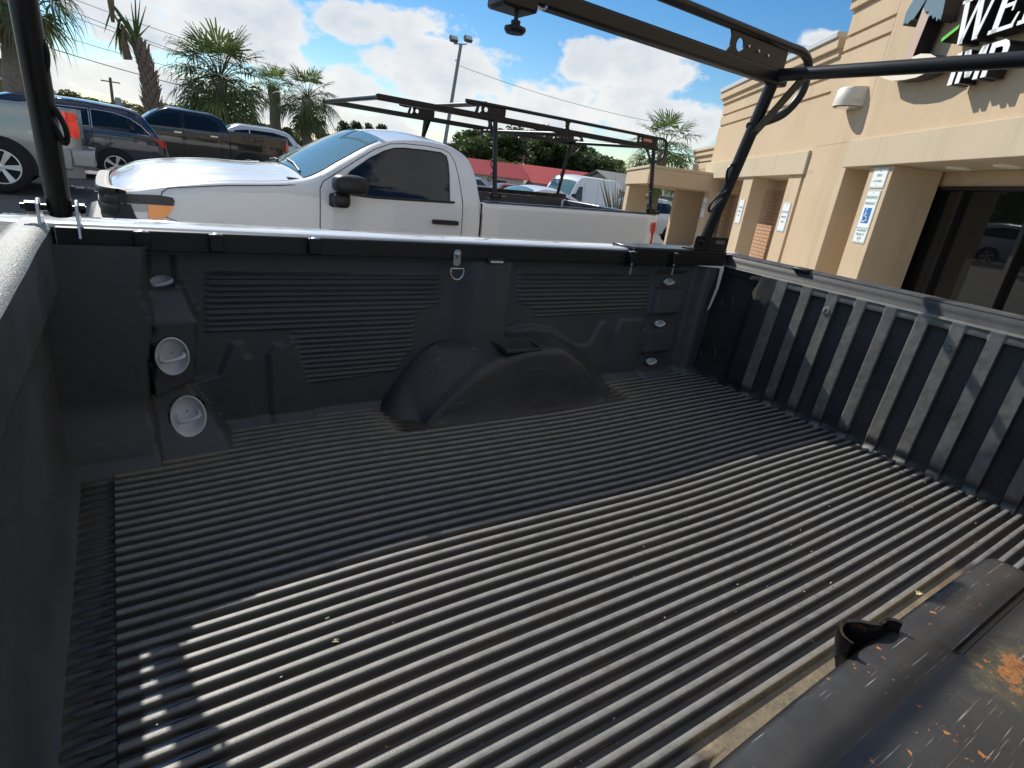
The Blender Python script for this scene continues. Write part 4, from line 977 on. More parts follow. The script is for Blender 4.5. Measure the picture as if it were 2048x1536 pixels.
# tall white cargo van
p = pix(1128, 347, 31.0); gv = p.z-2.55
VW = paint('van_white', (.74, .75, .76), .35)
van = mk_car('cargo_van', 'tall white cargo van in front of the red roofed building', 'van', p.x-1.4, p.y-1.0, gv, 5.4, 2.5,
    dict(hw=1.02, belt=1.35, tum=.10, paint=VW, T=[(0, .8), (.12, 1.02), (.55, 1.22), (.62, 1.30), (1.35, 2.25), (1.6, 2.42), (2.2, 2.50), (5.2, 2.48), (5.36, 2.3), (5.4, 1.2)],
         win=[([(.95, 1.32), (1.42, 1.98), (1.75, 2.0), (1.75, 1.25), (1.2, 1.2)], TINT)], ws=(.68, 1.30),
         boxes=[((.78, -.22, 1.25), (.95, .02, 1.62), BLKP, 'wing_mirror'), ((-.08, .1, .3), (.2, 1.95, .72), BLKP, 'bumper')],
         lines=[[(1.9, 2.2), (1.92, .5)], [(3.1, 2.2), (3.1, .5)]], wheels=[.95, 4.5], wr=.35), rotz=R(12))
for (px, py, dep, colr, nm, lab, h) in ((1004, 366, 52, (.55, .07, .02), 'hatchback', 'small orange red car parked before the red roofed building', 1.55), (930, 352, 48, (.45, .47, .5), 'suv', 'silver car far off between the white pickup cab and its rack leg', 1.75), (1278, 392, 24, (.72, .74, .76), 'suv', 'white car parked behind the yellowing shrub by the porch', 1.72)):
    p = pix(px, py, dep); gg = p.z-h
    mk_car(nm, lab, 'car', p.x-2.2, p.y-.9, gg, 4.4, h, dict(hw=.9, belt=.62*h, tum=.45, paint=paint(nm+str(px), colr),
        T=[(0, .42*h), (.15, .52*h), (1.0, .6*h), (1.2, .64*h), (1.95, .93*h), (2.3, .97*h), (3.4, .97*h), (4.0, .88*h), (4.3, .6*h), (4.4, .4*h)],
        win=[([(1.6, .66*h), (2.0, .86*h), (2.5, .9*h), (2.5, .66*h)], TINT), ([(2.56, .66*h), (2.56, .9*h), (3.4, .9*h), (3.9, .68*h)], TINT)], ws=(1.2, 1.95), extra=[([(4.1, .6*h), (4.3, .58*h), (4.34, .46*h), (4.15, .46*h)], RED, 'tail_light')], wheels=[.85, 3.5], wr=.32))
# ------------------------------------------------------------------ the shop building
UU = Vector((.565, .825, 0)).normalized(); NN = Vector((UU.y, -UU.x, 0)); PF = 4.2232
def fp(s, n, z): v = UU*s+NN*(PF+n); return (v.x, v.y, z-.024*(s-8.5)*(1 if s > 5 else 1))
def stucco(name, c1, c2):
    m = bpy.data.materials.new(name); m.use_nodes = True; q = G(m.node_tree); p = m.node_tree.nodes['Principled BSDF']
    t = q.n('ShaderNodeNewGeometry').outputs['Position']
    c = q.mix(q.mapr(q.noise(t, 1.1, 5, .6), .35, .7), (*c1, 1), (*c2, 1))
    st = q.noise(q.v('MULTIPLY', t, (5, 5, .35)), 1.0, 4, .6)
    c = q.mix(q.m('MULTIPLY', q.mapr(q.noise(t, 17, 4, .7), .58, .8), .22), c, (.36, .29, .21, 1))
    c = q.mix(q.m('MULTIPLY', q.mapr(st, .55, .75), .22), c, (.22, .17, .12, 1))
    q.put(p.inputs['Base Color'], c); p.inputs['Roughness'].default_value = .9; p.inputs['Specular IOR Level'].default_value = .2
    b = q.n('ShaderNodeBump'); b.inputs['Strength'].default_value = .5; b.inputs['Distance'].default_value = .004
    q.put(b.inputs['Height'], q.noise(t, 130, 4, .7)); q.put(p.inputs['Normal'], b.outputs[0]); MATS[name] = m; return m
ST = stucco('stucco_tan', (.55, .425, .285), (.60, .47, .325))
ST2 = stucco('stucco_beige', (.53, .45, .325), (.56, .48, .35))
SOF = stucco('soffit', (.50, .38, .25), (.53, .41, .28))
BRK = M('brick_face', (.50, .31, .19), .85, var=(9, .8, (.56, .37, .24)), bump=(160, .4, .003))
MORT = M('mortar', (.64, .55, .44), .95, bump=(200, .4, .002))
SGLASS = glass_mat('shop_glass', (.010, .010, .010))
FRAME = M('bronze_frame', (.025, .022, .020), .4, metal=.4)
BLD = thing('shop_building', fp(9, 1.5, -H)[:2]+(0,), 'tan stucco shop building with flat parapet, deep bays and a raised sign', 'building')
def fbox(b, s0, s1, n0, n1, z0, z1):
    i = len(b.v)
    for z in (z0, z1):
        for s, n in ((s0, n0), (s1, n0), (s1, n1), (s0, n1)): b.pt(fp(s, n, z))
    for q in ((0, 1, 2, 3), (4, 7, 6, 5), (0, 4, 5, 1), (1, 5, 6, 2), (2, 6, 7, 3), (3, 7, 4, 0)): b.f.append([i+k for k in q])
    return b
def fpart(name, mat, boxes, parent=None, bevel=.008):
    b = B()
    for q in boxes: fbox(b, *q)
    return b.build(name, mat, parent or BLD, smooth=False, bevel=bevel)
GB = -1.9
def grooved(name, s0, s1, z0, z1, n0, n1, grooves, s_end=None):
    """wall with horizontal rebates: boxes between the grooves and a set-back strip in each"""
    zs = sorted(grooves); b = B(); lo = z0
    for zg in zs:
        fbox(b, s0, s1, n0, n1, lo, zg-.022)
        fbox(b, s0, s1, n0+.035, n1, zg-.022, zg+.022); lo = zg+.022
    fbox(b, s0, s1, n0, n1, lo, z1)
    return b.build(name, ST, BLD, smooth=False)
# tall sign section
fpart('wall', ST, [(-3, 8.05, 0, .36, .88, 2.62)])
grooved('wall', 8.05, 9.17, .88, 2.62, 0, .36, [2.10, 2.29])
fpart('cornice', ST, [(-3, 9.22, -.05, .5, 2.62, 2.76)]); fpart('cornice', ST, [(-3, 9.27, -.10, .5, 2.76, 3.02)]); fpart('coping', M('coping_metal', (.55, .55, .52), .4, metal=.2), [(-3, 9.31, -.14, .55, 3.02, 3.10)])
fpart('pier', ST, [(8.13, 9.24, .001, .34, GB, .88)])
fpart('beam', ST2, [(-3, 8.13, -.06, .62, .55, .88)])
for s0, s1 in ((7.08, 7.55), (3.3, 3.75), (.9, 1.35)): fpart('pillar', ST, [(s0, s1, 0, .58, GB, .55)])
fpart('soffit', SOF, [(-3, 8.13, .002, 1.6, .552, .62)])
# second section with the bays
grooved('wall', 9.17, 14.22, .83, 2.08, .04, .36, [1.62, 1.84]); fpart('cornice', ST, [(9.27, 14.27, 0, .5, 2.08, 2.18)]); fpart('cornice', ST, [(9.27, 14.32, -.05, .5, 2.18, 2.32)]); fpart('coping', MATS['coping_metal'], [(9.31, 14.36, -.08, .55, 2.32, 2.40)])
fpart('beam', ST2, [(9.242, 14.26, -.04, .55, .49, .83)])
for s0, s1 in ((9.34, 9.78), (11.28, 11.75), (13.62, 14.05)):
    fpart('pillar', ST, [(s0, s1, .004, .30, GB, .49)]); fpart('plinth', ST, [(s0-.03, s1+.03, -.03, .33, GB, -1.02)])
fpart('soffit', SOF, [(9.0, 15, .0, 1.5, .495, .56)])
fpart('back_wall', ST, [(9.0, 14.4, .60, .9, .32, .52)])
# ceiling light discs under the soffit
for s in (5.9, 6.55):
    b = B(); b.lathe([(0, 0), (.11, 0), (.12, .012), (.12, .03)], fp(s, .36, .528), seg=20); b.build('downlight', M('downlight', (.8, .74, .62), .4), BLD)
# storefront glazing behind the near bay
gl = fpart('shop_window', SGLASS, [(-3, 7.6, .66, .69, GB, .36)], bevel=0)
fpart('window_head', ST, [(-3, 7.9, .62, .9, .385, .552)])
fpart('frame', FRAME, [(-3, 7.6, .60, .72, .345, .39)], gl)
for s in (6.72, 5.72, 5.0, 3.6): fpart('mullion', FRAME, [(s-.03, s+.03, .60, .72, GB, .345)], gl)
fpart('end_wall', ST, [(7.55, 8.13, .60, .70, GB, .55)])
# bay brickwork: mortar sheet plus single bricks
mw = fpart('brick_wall', MORT, [(9.0, 14.4, .64, .9, GB, .32)], bevel=0)
def brick_mesh(l, h, d):
    b = B(0); b.box((-l/2, -d, -h/2), (l/2, d, h/2)); o = b.build('brick', BRK, None, smooth=False, bevel=0); me = o.data; bpy.data.objects.remove(o); return me
ang = math.atan2(UU.y, UU.x)
def bricks(parent, s0, s1, n, z0, z1, limit):
    me = brick_mesh(.194, .058, .012); c = 0; rest = B(); o3 = root_off(parent); k = 0; z = z1-.036
    while z > z0:
        s = s0+(.1 if k % 2 else .0)
        while s < s1:
            P = fp(s, n, z)
            if c < limit:
                o = bpy.data.objects.new('brick', me); COL.objects.link(o); o.parent = parent
                o.location = (P[0]-o3.x, P[1]-o3.y, P[2]+H-o3.z); o.rotation_euler = (0, math.atan(.024), ang); c += 1
            else:
                i = len(rest.v)
                for zz in (-.029, .029):
                    for ss, nn in ((-.097, -.012), (.097, -.012), (.097, .012), (-.097, .012)): rest.pt(fp(s+ss, n+nn, z+zz))
                for q in ((0, 1, 5, 4), (1, 2, 6, 5), (3, 0, 4, 7), (4, 5, 6, 7), (0, 3, 2, 1)): rest.f.append([i+j for j in q])
            s += .205
        z -= .069; k += 1
    if rest.v: tag(rest.build('brick_courses', BRK, parent, smooth=False), kind='stuff')
bricks(mw, 11.2, 14.3, .637, -1.25, .32, 295)
# lower rear section
mw2 = fpart('wall', MORT, [(14.2, 20, 1.25, 1.6, GB, 1.0)], bevel=0); bricks(mw2, 14.3, 19.9, 1.25, -1.7, 1.0, 0)
b = B()
for (z0, z1, n0) in ((1.0, 1.18, 1.24), (1.22, 1.38, 1.24), (1.38, 1.52, 1.17), (1.52, 1.60, 1.12)): fpart('fascia', ST, [(14.2, 20.1, n0, 1.62, z0, z1)])
# porch over the side door
fpart('porch_roof', ST, [(13.62, 16.6, -1.46, 1.3, .21, .55)]); fpart('porch_coping', ST2, [(13.60, 16.63, -1.49, 1.3, .55, .61)])
fpart('porch_column', ST, [(16.05, 16.55, -1.42, -.85, GB, .21)])
fpart('porch_wall', ST, [(15.75, 16.05, -.2, 1.24, GB, .21)])
dw = fpart('side_door', SGLASS, [(14.55, 15.45, 1.10, 1.16, GB, .12)], bevel=0)
for s in (14.55, 15.0, 15.45): fpart('door_frame', FRAME, [(s-.04, s+.04, 1.06, 1.17, GB, .14)], dw)
fpart('door_frame', FRAME, [(14.5, 15.5, 1.06, 1.17, .06, .14)], dw)
fpart('brick_pier', BRK, [(15.5, 15.75, .75, 1.24, GB, .18)])
for s in (15.62, 14.40):
    P = fp(s, .72 if s > 15 else 1.18, -.28); b = B(); b.lathe([(0, -.10), (.05, -.09), (.07, 0), (.05, .08), (.02, .12), (0, .13)], P, seg=12); b.build('door_sconce', M('brass', (.55, .36, .10), .3, metal=.8), BLD)
# flat roofs close the volume
fpart('roof', M('roof_felt', (.25, .24, .22), .9), [(-3, 9.1, .36, 9, 2.2, 2.25), (9.1, 14.2, .36, 9, 1.8, 1.86), (14.2, 20, 1.5, 9, 1.3, 1.36)], bevel=0)
fpart('rear_mass', ST, [(-3, 20, 2.6, 8.9, GB, 1.2)], bevel=0)
# pavement along the shop front
b = B(0)
o_ = []
for s in [-3+1.0*k for k in range(24)]: o_.append(s)
rows = [[(*(UU*s+NN*(PF+n)).to_2d(), gz(*(UU*s+NN*(PF+n)).to_2d())+h) for n, h in ((-1.9, -.2), (-1.9, .12), (-1.88, .13), (3, .13))] for s in o_]
b.grid(rows); tag(b.build('pavement', M('concrete', (.42, .39, .34), .9, var=(3, .6, (.33, .31, .27)), bump=(60, .4, .004)), smooth=False), kind='structure')

# ---- wall lamp
def wall_lamp():
    P = Vector(fp(8.38, 0, 1.36)); t = thing('wall_lamp', (P.x, P.y, P.z+H), 'beige half round wall lamp under the sign', 'wall lamp')
    b = B(); rows = []
    for (z, r) in ((.17, .001), (.172, .14), (.165, .20), (.14, .225), (.0, .24), (-.06, .245), (-.062, .235), (-.05, .22)):
        rows.append([fp(8.38+.205*math.cos(R(a)), -.001-r*1.15*math.sin(R(a))**.8 if 0 < a < 180 else -.001, 1.36+z) if r > .01 else fp(8.38, -.05, 1.36+z) for a in range(0, 181, 12)])
    b.grid(rows); b.build('housing', M('lamp_beige', (.66, .62, .54), .45), t, angle=50)
    for k, zz in enumerate((1.405, 1.39, 1.375)):
        b = B(); b.tube([fp(8.38+.208*math.cos(R(a)), -.003-.262*math.sin(R(a))**.8, zz-.03) for a in range(4, 177, 8)], .004, 6); b.build('rib', MATS['lamp_beige'], t)
    b = B(); b.prism([fp(8.38+.19*math.cos(R(a)), -.01-.22*math.sin(R(a)), 0)[:2] for a in range(0, 181, 12)], .006, lambda x, y, d: (x, y, 1.295+d-.003)); b.build('lens', M('lamp_lens', (.6, .6, .56), .2, coat=1), t)
wall_lamp()

# ---- raised letters and palm emblem
def text_poly(ch):
    """upright serif capitals as lists of stroke polygons in a unit-high box; returns (polys, width)"""
    S = []
    def bar(x0, y0, x1, y1, w): S.append([(x0-w/2, y0), (x0+w/2, y0), (x1+w/2, y1), (x1-w/2, y1)])
    def rec(x0, y0, x1, y1): S.append([(x0, y0), (x1, y0), (x1, y1), (x0, y1)])
    if ch == 'W':
        bar(.42, 0, .16, 1, .17); bar(.42, 0, .66, 1, .10); bar(.92, 0, .66, 1, .17); bar(.92, 0, 1.16, 1, .10); rec(.0, .93, .34, 1.0); rec(.5, .93, .84, 1.0); rec(1.02, .93, 1.3, 1.0); w = 1.3
    elif ch == 'E':
        rec(.10, .0, .28, 1); rec(0, 0, .74, .085); rec(0, .915, .72, 1); rec(.28, .46, .56, .54); S.append([(.66, .085), (.74, .085), (.80, .28), (.74, .28)]); S.append([(.64, .915), (.72, .915), (.72, .74), (.67, .74)]); rec(.52, .36, .57, .64); w = .82
    elif ch == 'L':
        rec(.10, 0, .28, 1); rec(0, 0, .70, .085); rec(0, .93, .38, 1); S.append([(.62, .085), (.70, .085), (.76, .30), (.70, .30)]); w = .8
    elif ch == 'I':
        rec(0, 0, .24, 1); w = .34
    elif ch == 'M':
        rec(0, 0, .22, 1); rec(.86, 0, 1.08, 1); bar(.54, .12, .16, 1, .24); bar(.54, .12, .92, 1, .24); w = 1.18
    elif ch == 'P':
        rec(0, 0, .24, 1); S.append([(.24, 1), (.24, .82), (.50, .82), (.58, .76), (.60, .68), (.58, .60), (.50, .54), (.24, .54), (.24, .36), (.56, .36), (.74, .44), (.84, .58), (.84, .78), (.74, .92), (.56, 1)]); w = .9
    return S, w
LW = M('letter_white', (.86, .88, .87), .35); LB = M('letter_return', (.012, .012, .014), .5)
def letter(ch, s, z, h, lab):
    S, w = text_poly(ch); sh = 0
    P = Vector(fp(s, 0, z)); t = thing('sign_letter', (P.x, P.y, P.z+H), lab, 'sign letter', 'raised letters on the shop sign')
    # s runs to the reader's left, so +x of the glyph is -s
    for poly in S:
        f = lambda a, c, d: fp(s-(a+sh*c)*h*.95, -.20+d, z+c*h)
        b = B(); b.prism([(a, c) for a, c in poly], .165, lambda a, c, d: f(a, c, d+.004)); b.build('return', LB, t, smooth=False)
        b = B(); b.prism([(a, c) for a, c in poly], .004, f); b.build('face', LW, t, smooth=False)
    return w*h*.95
s = 6.53
for ch in 'WEL': s -= letter(ch, s, 1.60, .40, 'white serif letter %s with black sides beside the palm emblem' % ch)+.012
s = 6.34
for ch in 'IMP': s -= letter(ch, s, 1.235, .28, 'white block letter %s with black sides in the lower sign row' % ch)+.012
def emblem():
    P = Vector(fp(7.2, 0, 1.9)); t = thing('palm_emblem', (P.x, P.y, P.z+H), 'raised palm tree emblem on a pale island beside the sign letters', 'sign emblem')
    def raised(poly, name, face, d=.16, n0=-.20):
        b = B(); b.prism(poly, d, lambda a, c, q: fp(a, n0+.005+q, c)); r = b.build(name, LB, t, smooth=False)
        b = B(); b.prism(poly, .004, lambda a, c, q: fp(a, n0+q, c)); b.build('face', face, r, smooth=False)
    TR = M('emblem_trunk', (.52, .38, .31), .5); LF = M('emblem_leaf', (.17, .24, .26), .35, metal=.3)
    raised([(7.26, 1.58), (7.09, 1.58), (7.06, 1.80), (7.03, 2.0), (7.02, 2.25), (7.17, 2.25), (7.19, 2.02), (7.22, 1.77)], 'trunk', TR)
    raised([(7.10, 2.30), (7.25, 2.30), (7.40, 2.24), (7.46, 2.14), (7.45, 2.01), (7.40, 2.03), (7.37, 2.00), (7.32, 2.03), (7.27, 2.03), (7.22, 2.09), (7.14, 2.2)], 'frond', LF, n0=-.215)
    raised([(7.12, 2.30), (6.98, 2.32), (6.88, 2.26), (6.82, 2.12), (6.78, 1.96), (6.78, 1.90), (6.82, 1.93), (6.84, 1.905), (6.88, 1.96), (6.92, 1.945), (6.95, 1.99), (7.0, 1.985), (7.04, 2.05), (7.09, 2.04), (7.14, 2.10)], 'frond', LF, n0=-.215)
    raised([(6.67, 1.715), (6.66, 1.68), (6.46, 1.755), (6.46, 1.79)], 'green_stroke', M('emblem_green', (.14, .62, .06), .4), n0=-.205)
    isl = [(7.62, 1.53), (7.5, 1.485), (7.32, 1.435), (7.1, 1.41), (6.9, 1.40), (6.72, 1.42), (6.55, 1.48), (6.62, 1.53), (6.78, 1.60), (6.95, 1.635), (7.12, 1.63), (7.28, 1.585), (7.45, 1.55)]
    raised(isl, 'island', M('emblem_sand', (.80, .72, .58), .4))
emblem()

# ---- parking signs on the pillars
def text_obj(body, size, place, mat, parent, name='lettering'):
    """flat print: text curve converted to a mesh and laid on the sign face"""
    cu = bpy.data.curves.new('txt', 'FONT'); cu.body = body; cu.size = size; cu.align_x = 'CENTER'; cu.align_y = 'CENTER'; cu.resolution_u = 2
    o = bpy.data.objects.new('txt', cu); COL.objects.link(o)
    me = bpy.data.meshes.new_from_object(o.evaluated_get(bpy.context.evaluated_depsgraph_get()))
    b = B(); b.v = [(lambda q: (q[0], q[1], q[2]+H))(place(v.co.x, v.co.y)) for v in me.vertices]; b.f = [list(p.vertices) for p in me.polygons]
    bpy.data.objects.remove(o); bpy.data.curves.remove(cu); bpy.data.meshes.remove(me)
    return b.build(name, mat, parent, smooth=False, recalc=False)
SW = M('sign_white', (.80, .83, .82), .35); SGN = M('sign_green', (.03, .22, .13), .5); SBL = M('sign_blue', (.03, .15, .36), .5); SBB = M('sign_bright_blue', (.01, .17, .50), .45)
def sign(s, z0, z1, w, lines, ink, label, n=-.004):
    P = Vector(fp(s, n, (z0+z1)/2)); t = thing('parking_sign', (P.x, P.y, P.z+H), label, 'sign')
    pl = lambda a, c, d: fp(s-a, n-d, (z0+z1)/2+c); hh = (z1-z0)/2
    b = B(); b.prism(rrect(-w/2, -hh, w/2, hh, .02), .004, pl); pn = b.build('panel', SW, t, smooth=False)
    b = B(); o = rrect(-w/2+.008, -hh+.008, w/2-.008, hh-.008, .016); i_ = rrect(-w/2+.013, -hh+.013, w/2-.013, hh-.013, .012)
    b.grid([[pl(a, c, .0052) for a, c in o], [pl(a, c, .0052) for a, c in i_]], close_u=True); b.build('border', ink, pn, smooth=False, recalc=False)
    for tx, cz, sz in lines: text_obj(tx, sz, lambda a, c: pl(a, c+cz, .0056), ink, pn)
    for cz in (hh-.035, -hh+.035):
        b = B(); b.lathe([(0, .006), (.006, .005), (.007, 0)], pl(0, cz, .004), NN*-1, 8); b.build('screw', ZINC, pn)
    return t, pn, pl
sign(7.30, .295, .525, .30, [('VAN', .03, .052), ('ACCESSIBLE', -.035, .034)], SGN, 'small white van accessible plate with green border at the pillar top', n=-.004)
t, pn, pl = sign(7.30, -.355, .275, .275, [('RESERVED', .225, .050), ('PARKING', .155, .050), ('MAXIMUM', -.165, .042), ('PENALTY', -.212, .042), ('$250', -.258, .042)], SGN, 'tall reserved parking sign with blue wheelchair square on the pillar')
b = B(); b.prism(rrect(-.075, -.075, .075, .105, .004), .0005, lambda a, c, d: pl(a, c, .0052+d)); bs = b.build('blue_square', SBB, pn, smooth=False)
b = B()
b.tube([pl(-.02, .075, .008), pl(-.018, .035, .008), pl(.022, .035, .008)], .006, 6)
b.tube([pl(-.018, .055, .008), pl(-.016, .005, .008), pl(.022, .003, .008), pl(.036, -.045, .008), pl(.052, -.042, .008)], .0075, 6)
b.tube([pl(-.012+.045*math.cos(R(a)), -.015+.045*math.sin(R(a)), .008) for a in range(95, 341, 15)], .0065, 6)
b.lathe([(0, .003), (.011, .002), (.012, 0)], pl(-.021, .09, .006), NN*-1, 12); b.build('wheelchair_symbol', SW, bs)
b = B(); b.prism([(-.13, -.137), (.13, -.137), (.13, -.131), (-.13, -.131)], .0004, lambda a, c, d: pl(a, c, .0052+d)); b.build('divider', SGN, pn, smooth=False)
for s0, z1, lab in ((9.56, .075, 'white customer parking only sign beside the wide stucco pier'), (11.53, .085, 'white customer parking only sign on the middle bay pillar'), (13.84, .085, 'white customer parking only sign on the pillar next to the porch')):
    sign(s0, z1-.455, z1, .27, [('CUSTOMER', .075, .045), ('PARKING', .0, .045), ('ONLY', -.075, .045)], SBL, lab, n=0)
# ------------------------------------------------------------------ palms and trees
def leaf_mat(name, c1, c2, tr=.25):
    m = bpy.data.materials.new(name); m.use_nodes = True; nt = m.node_tree; q = G(nt); p = nt.nodes['Principled BSDF']
    t = q.n('ShaderNodeNewGeometry').outputs['Position']
    c = q.mix(q.mapr(q.noise(t, 2.2, 4, .7), .35, .68), (*c1, 1), (*c2, 1))
    q.put(p.inputs['Base Color'], c); p.inputs['Roughness'].default_value = .5
    tl = q.n('ShaderNodeBsdfTranslucent'); q.put(tl.inputs[0], q.mix(.5, c, (.10, .16, .02, 1)))
    mx = q.n('ShaderNodeMixShader'); mx.inputs[0].default_value = tr
    nt.links.new(p.outputs[0], mx.inputs[1]); nt.links.new(tl.outputs[0], mx.inputs[2]); nt.links.new(mx.outputs[0], nt.nodes['Material Output'].inputs[0])
    MATS[name] = m; return m
PALM = leaf_mat('palm_leaf', (.07, .105, .035), (.115, .15, .06), .38); PALM2 = leaf_mat('palm_leaf_bright', (.09, .16, .025), (.15, .22, .05), .42)
DEAD = leaf_mat('palm_dead', (.16, .10, .055), (.25, .17, .10)); TRUNK = M('palm_trunk', (.20, .155, .12), .95, var=(14, .8, (.32, .26, .21)), bump=(40, .8, .02))
OAK = leaf_mat('oak_leaf', (.030, .055, .015), (.055, .085, .022)); OAK2 = leaf_mat('oak_leaf_light', (.06, .095, .02), (.11, .13, .03)); PINE = leaf_mat('pine_leaf', (.035, .050, .022), (.06, .075, .03)); AUT = leaf_mat('autumn_leaf', (.10, .10, .03), (.17, .13, .04))
BARK = M('bark', (.10, .08, .06), .95, bump=(30, .6, .02))
def fan(b, base, d, L, r, droop, rng, blades=23, spread=108, w=.028):
    """one fan leaf: stalk from base along d, then blades spread in a cupped fan"""
    d = d.normalized(); side = d.cross(Vector((0, 0, 1)))
    side = side.normalized() if side.length > .05 else Vector((1, 0, 0)); upv = side.cross(d)
    mid = base+d*L*.55+Vector((0, 0, .02)); hub = base+d*L-Vector((0, 0, droop*L*.25))
    b.tube([base, mid, hub], [w*.7, w*.45, w*.35], 4, cap=False)
    d2 = (hub-mid).normalized(); d2 = (d2-Vector((0, 0, droop*.25))).normalized(); side = d2.cross(Vector((0, 0, 1))); side = side.normalized() if side.length > .05 else Vector((1, 0, 0)); upv = side.cross(d2)
    for k in range(blades):
        a = R(-spread+2*spread*k/(blades-1)); ca, sa = math.cos(a), math.sin(a)
        if rng.random() < .10: continue
        dirb = (d2*ca+side*sa+upv*rng.uniform(-.05, .25)*abs(sa)+Vector((0, 0, rng.uniform(-.14, .05)))).normalized(); l = r*(.70+.30*ca)*rng.uniform(.78, 1.12)
        nrm = dirb.cross(upv).normalized()*(w*1.0)
        p1 = hub+dirb*l*.55; p2 = hub+dirb*l*.86-Vector((0, 0, droop*l*.14)); p3 = hub+dirb*l-Vector((0, 0, droop*l*(.25+.55*rng.random())))
        b.face([hub, p1-nrm, p2-nrm*.55, p2+nrm*.55, p1+nrm]); b.face([p2-nrm*.55, p3, p2+nrm*.55])
def palm(name, label, foot, head, tr, crown_r, nleaf, nd, seed, leaf=PALM, lo=-35, boots=0, group='palm trees round the lot', ruff=0):
    rng = random.Random(seed); foot = Vector(foot); head = Vector(head)
    t = thing(name, foot, label, 'palm tree', group)
    b = B(0); path = [foot+(head-foot)*(k/14) for k in range(15)]
    for k, p in enumerate(path): p += Vector((.03*math.sin(k*1.1+seed), .03*math.cos(k*.9), 0))
    b.tube(path, [tr*(1.15 if k < 2 else 1.0+.12*math.sin(k*2.1) if ruff else 1.0)*(1 if k < 13 else 1.1) for k in range(15)], 14)
    trunk = b.build('trunk', TRUNK, t)
    if boots:   # old leaf bases criss-crossing the trunk
        bb = B(0); ax = (head-foot).normalized()
        for k in range(boots):
            h = 1-(k/boots)*.62; a = k*2.4; o = Vector((math.cos(a), math.sin(a), 0)); p = foot+(head-foot)*h
            q = Vector((-math.sin(a), math.cos(a), 0)); w = tr*.30
            bb.face([p+o*tr*.92-q*w, p+o*tr*.92+q*w, p+o*tr*1.25+q*w*.5+ax*tr*.9, p+o*tr*1.42+ax*tr*1.25, p+o*tr*1.25-q*w*.5+ax*tr*.9])
        bb.build('leaf_bases', TRUNK, trunk, recalc=False, smooth=False)
    b = B(0)
    for k in range(nleaf):
        e = R(lerp(74, lo, (k/nleaf)**.8)+rng.uniform(-13, 13)); a = k*2.39996+rng.uniform(-.3, .3)
        d = Vector((math.cos(a)*math.cos(e), math.sin(a)*math.cos(e), math.sin(e)))
        fan(b, head+d*.08, d, crown_r*rng.uniform(.50, .62), crown_r*rng.uniform(.48, .58), .30+.45*(1-math.sin(e)), rng, w=crown_r*.018)
    b.build('crown', leaf, t, recalc=False, smooth=False)
    if nd:
        b = B(0)
        for k in range(nd):
            a = k*2.39996+1; e = R(rng.uniform(-75, -35)); d = Vector((math.cos(a)*math.cos(e), math.sin(a)*math.cos(e), math.sin(e)))
            fan(b, head-Vector((0, 0, .1)), d, crown_r*rng.uniform(.4, .6), crown_r*.42, .9, rng, 12, 70, w=crown_r*.017)
        b.build('dead_fronds', DEAD, t, recalc=False, smooth=False)
    return t
def atp(px, py, Y):
    d = _X*(px-1024)+_D*(py-768)+_F*1126.97; k = Y/d.y; v = d*k; return Vector((v.x, v.y, v.z+H))
def pf(px, Y, lean=0):
    v = atp(px, 260, Y); return Vector((v.x+lean, v.y, gz(v.x, v.y)))
h = atp(440, 158, 35); palm('palm_tree', 'tall bushy cabbage palm with brown skirt behind the black crew cab pickup', (h.x-.1, h.y, gz(h.x, 35)), h, .30, 2.7, 54, 12, 1, boots=60)
h = atp(548, 176, 40); palm('palm_tree', 'slim palm with a small bright crown and bare trunk', (h.x+.1, h.y, gz(h.x, 40)), h, .32, 1.45, 24, 6, 2, leaf=PALM2, lo=5)
h = atp(615, 196, 38); palm('palm_tree', 'cabbage palm with drooping side fronds right beside the slim palm', (h.x-.1, h.y, gz(h.x, 38)), h, .27, 2.05, 36, 9, 3, lo=-50, boots=40)
h = atp(18, -62, 19); palm('palm_tree', 'stout palm trunk with hanging fronds above the grey pickup', (h.x-.25, h.y, gz(h.x, 19)), h, .30, 1.5, 26, 6, 4, lo=-60)
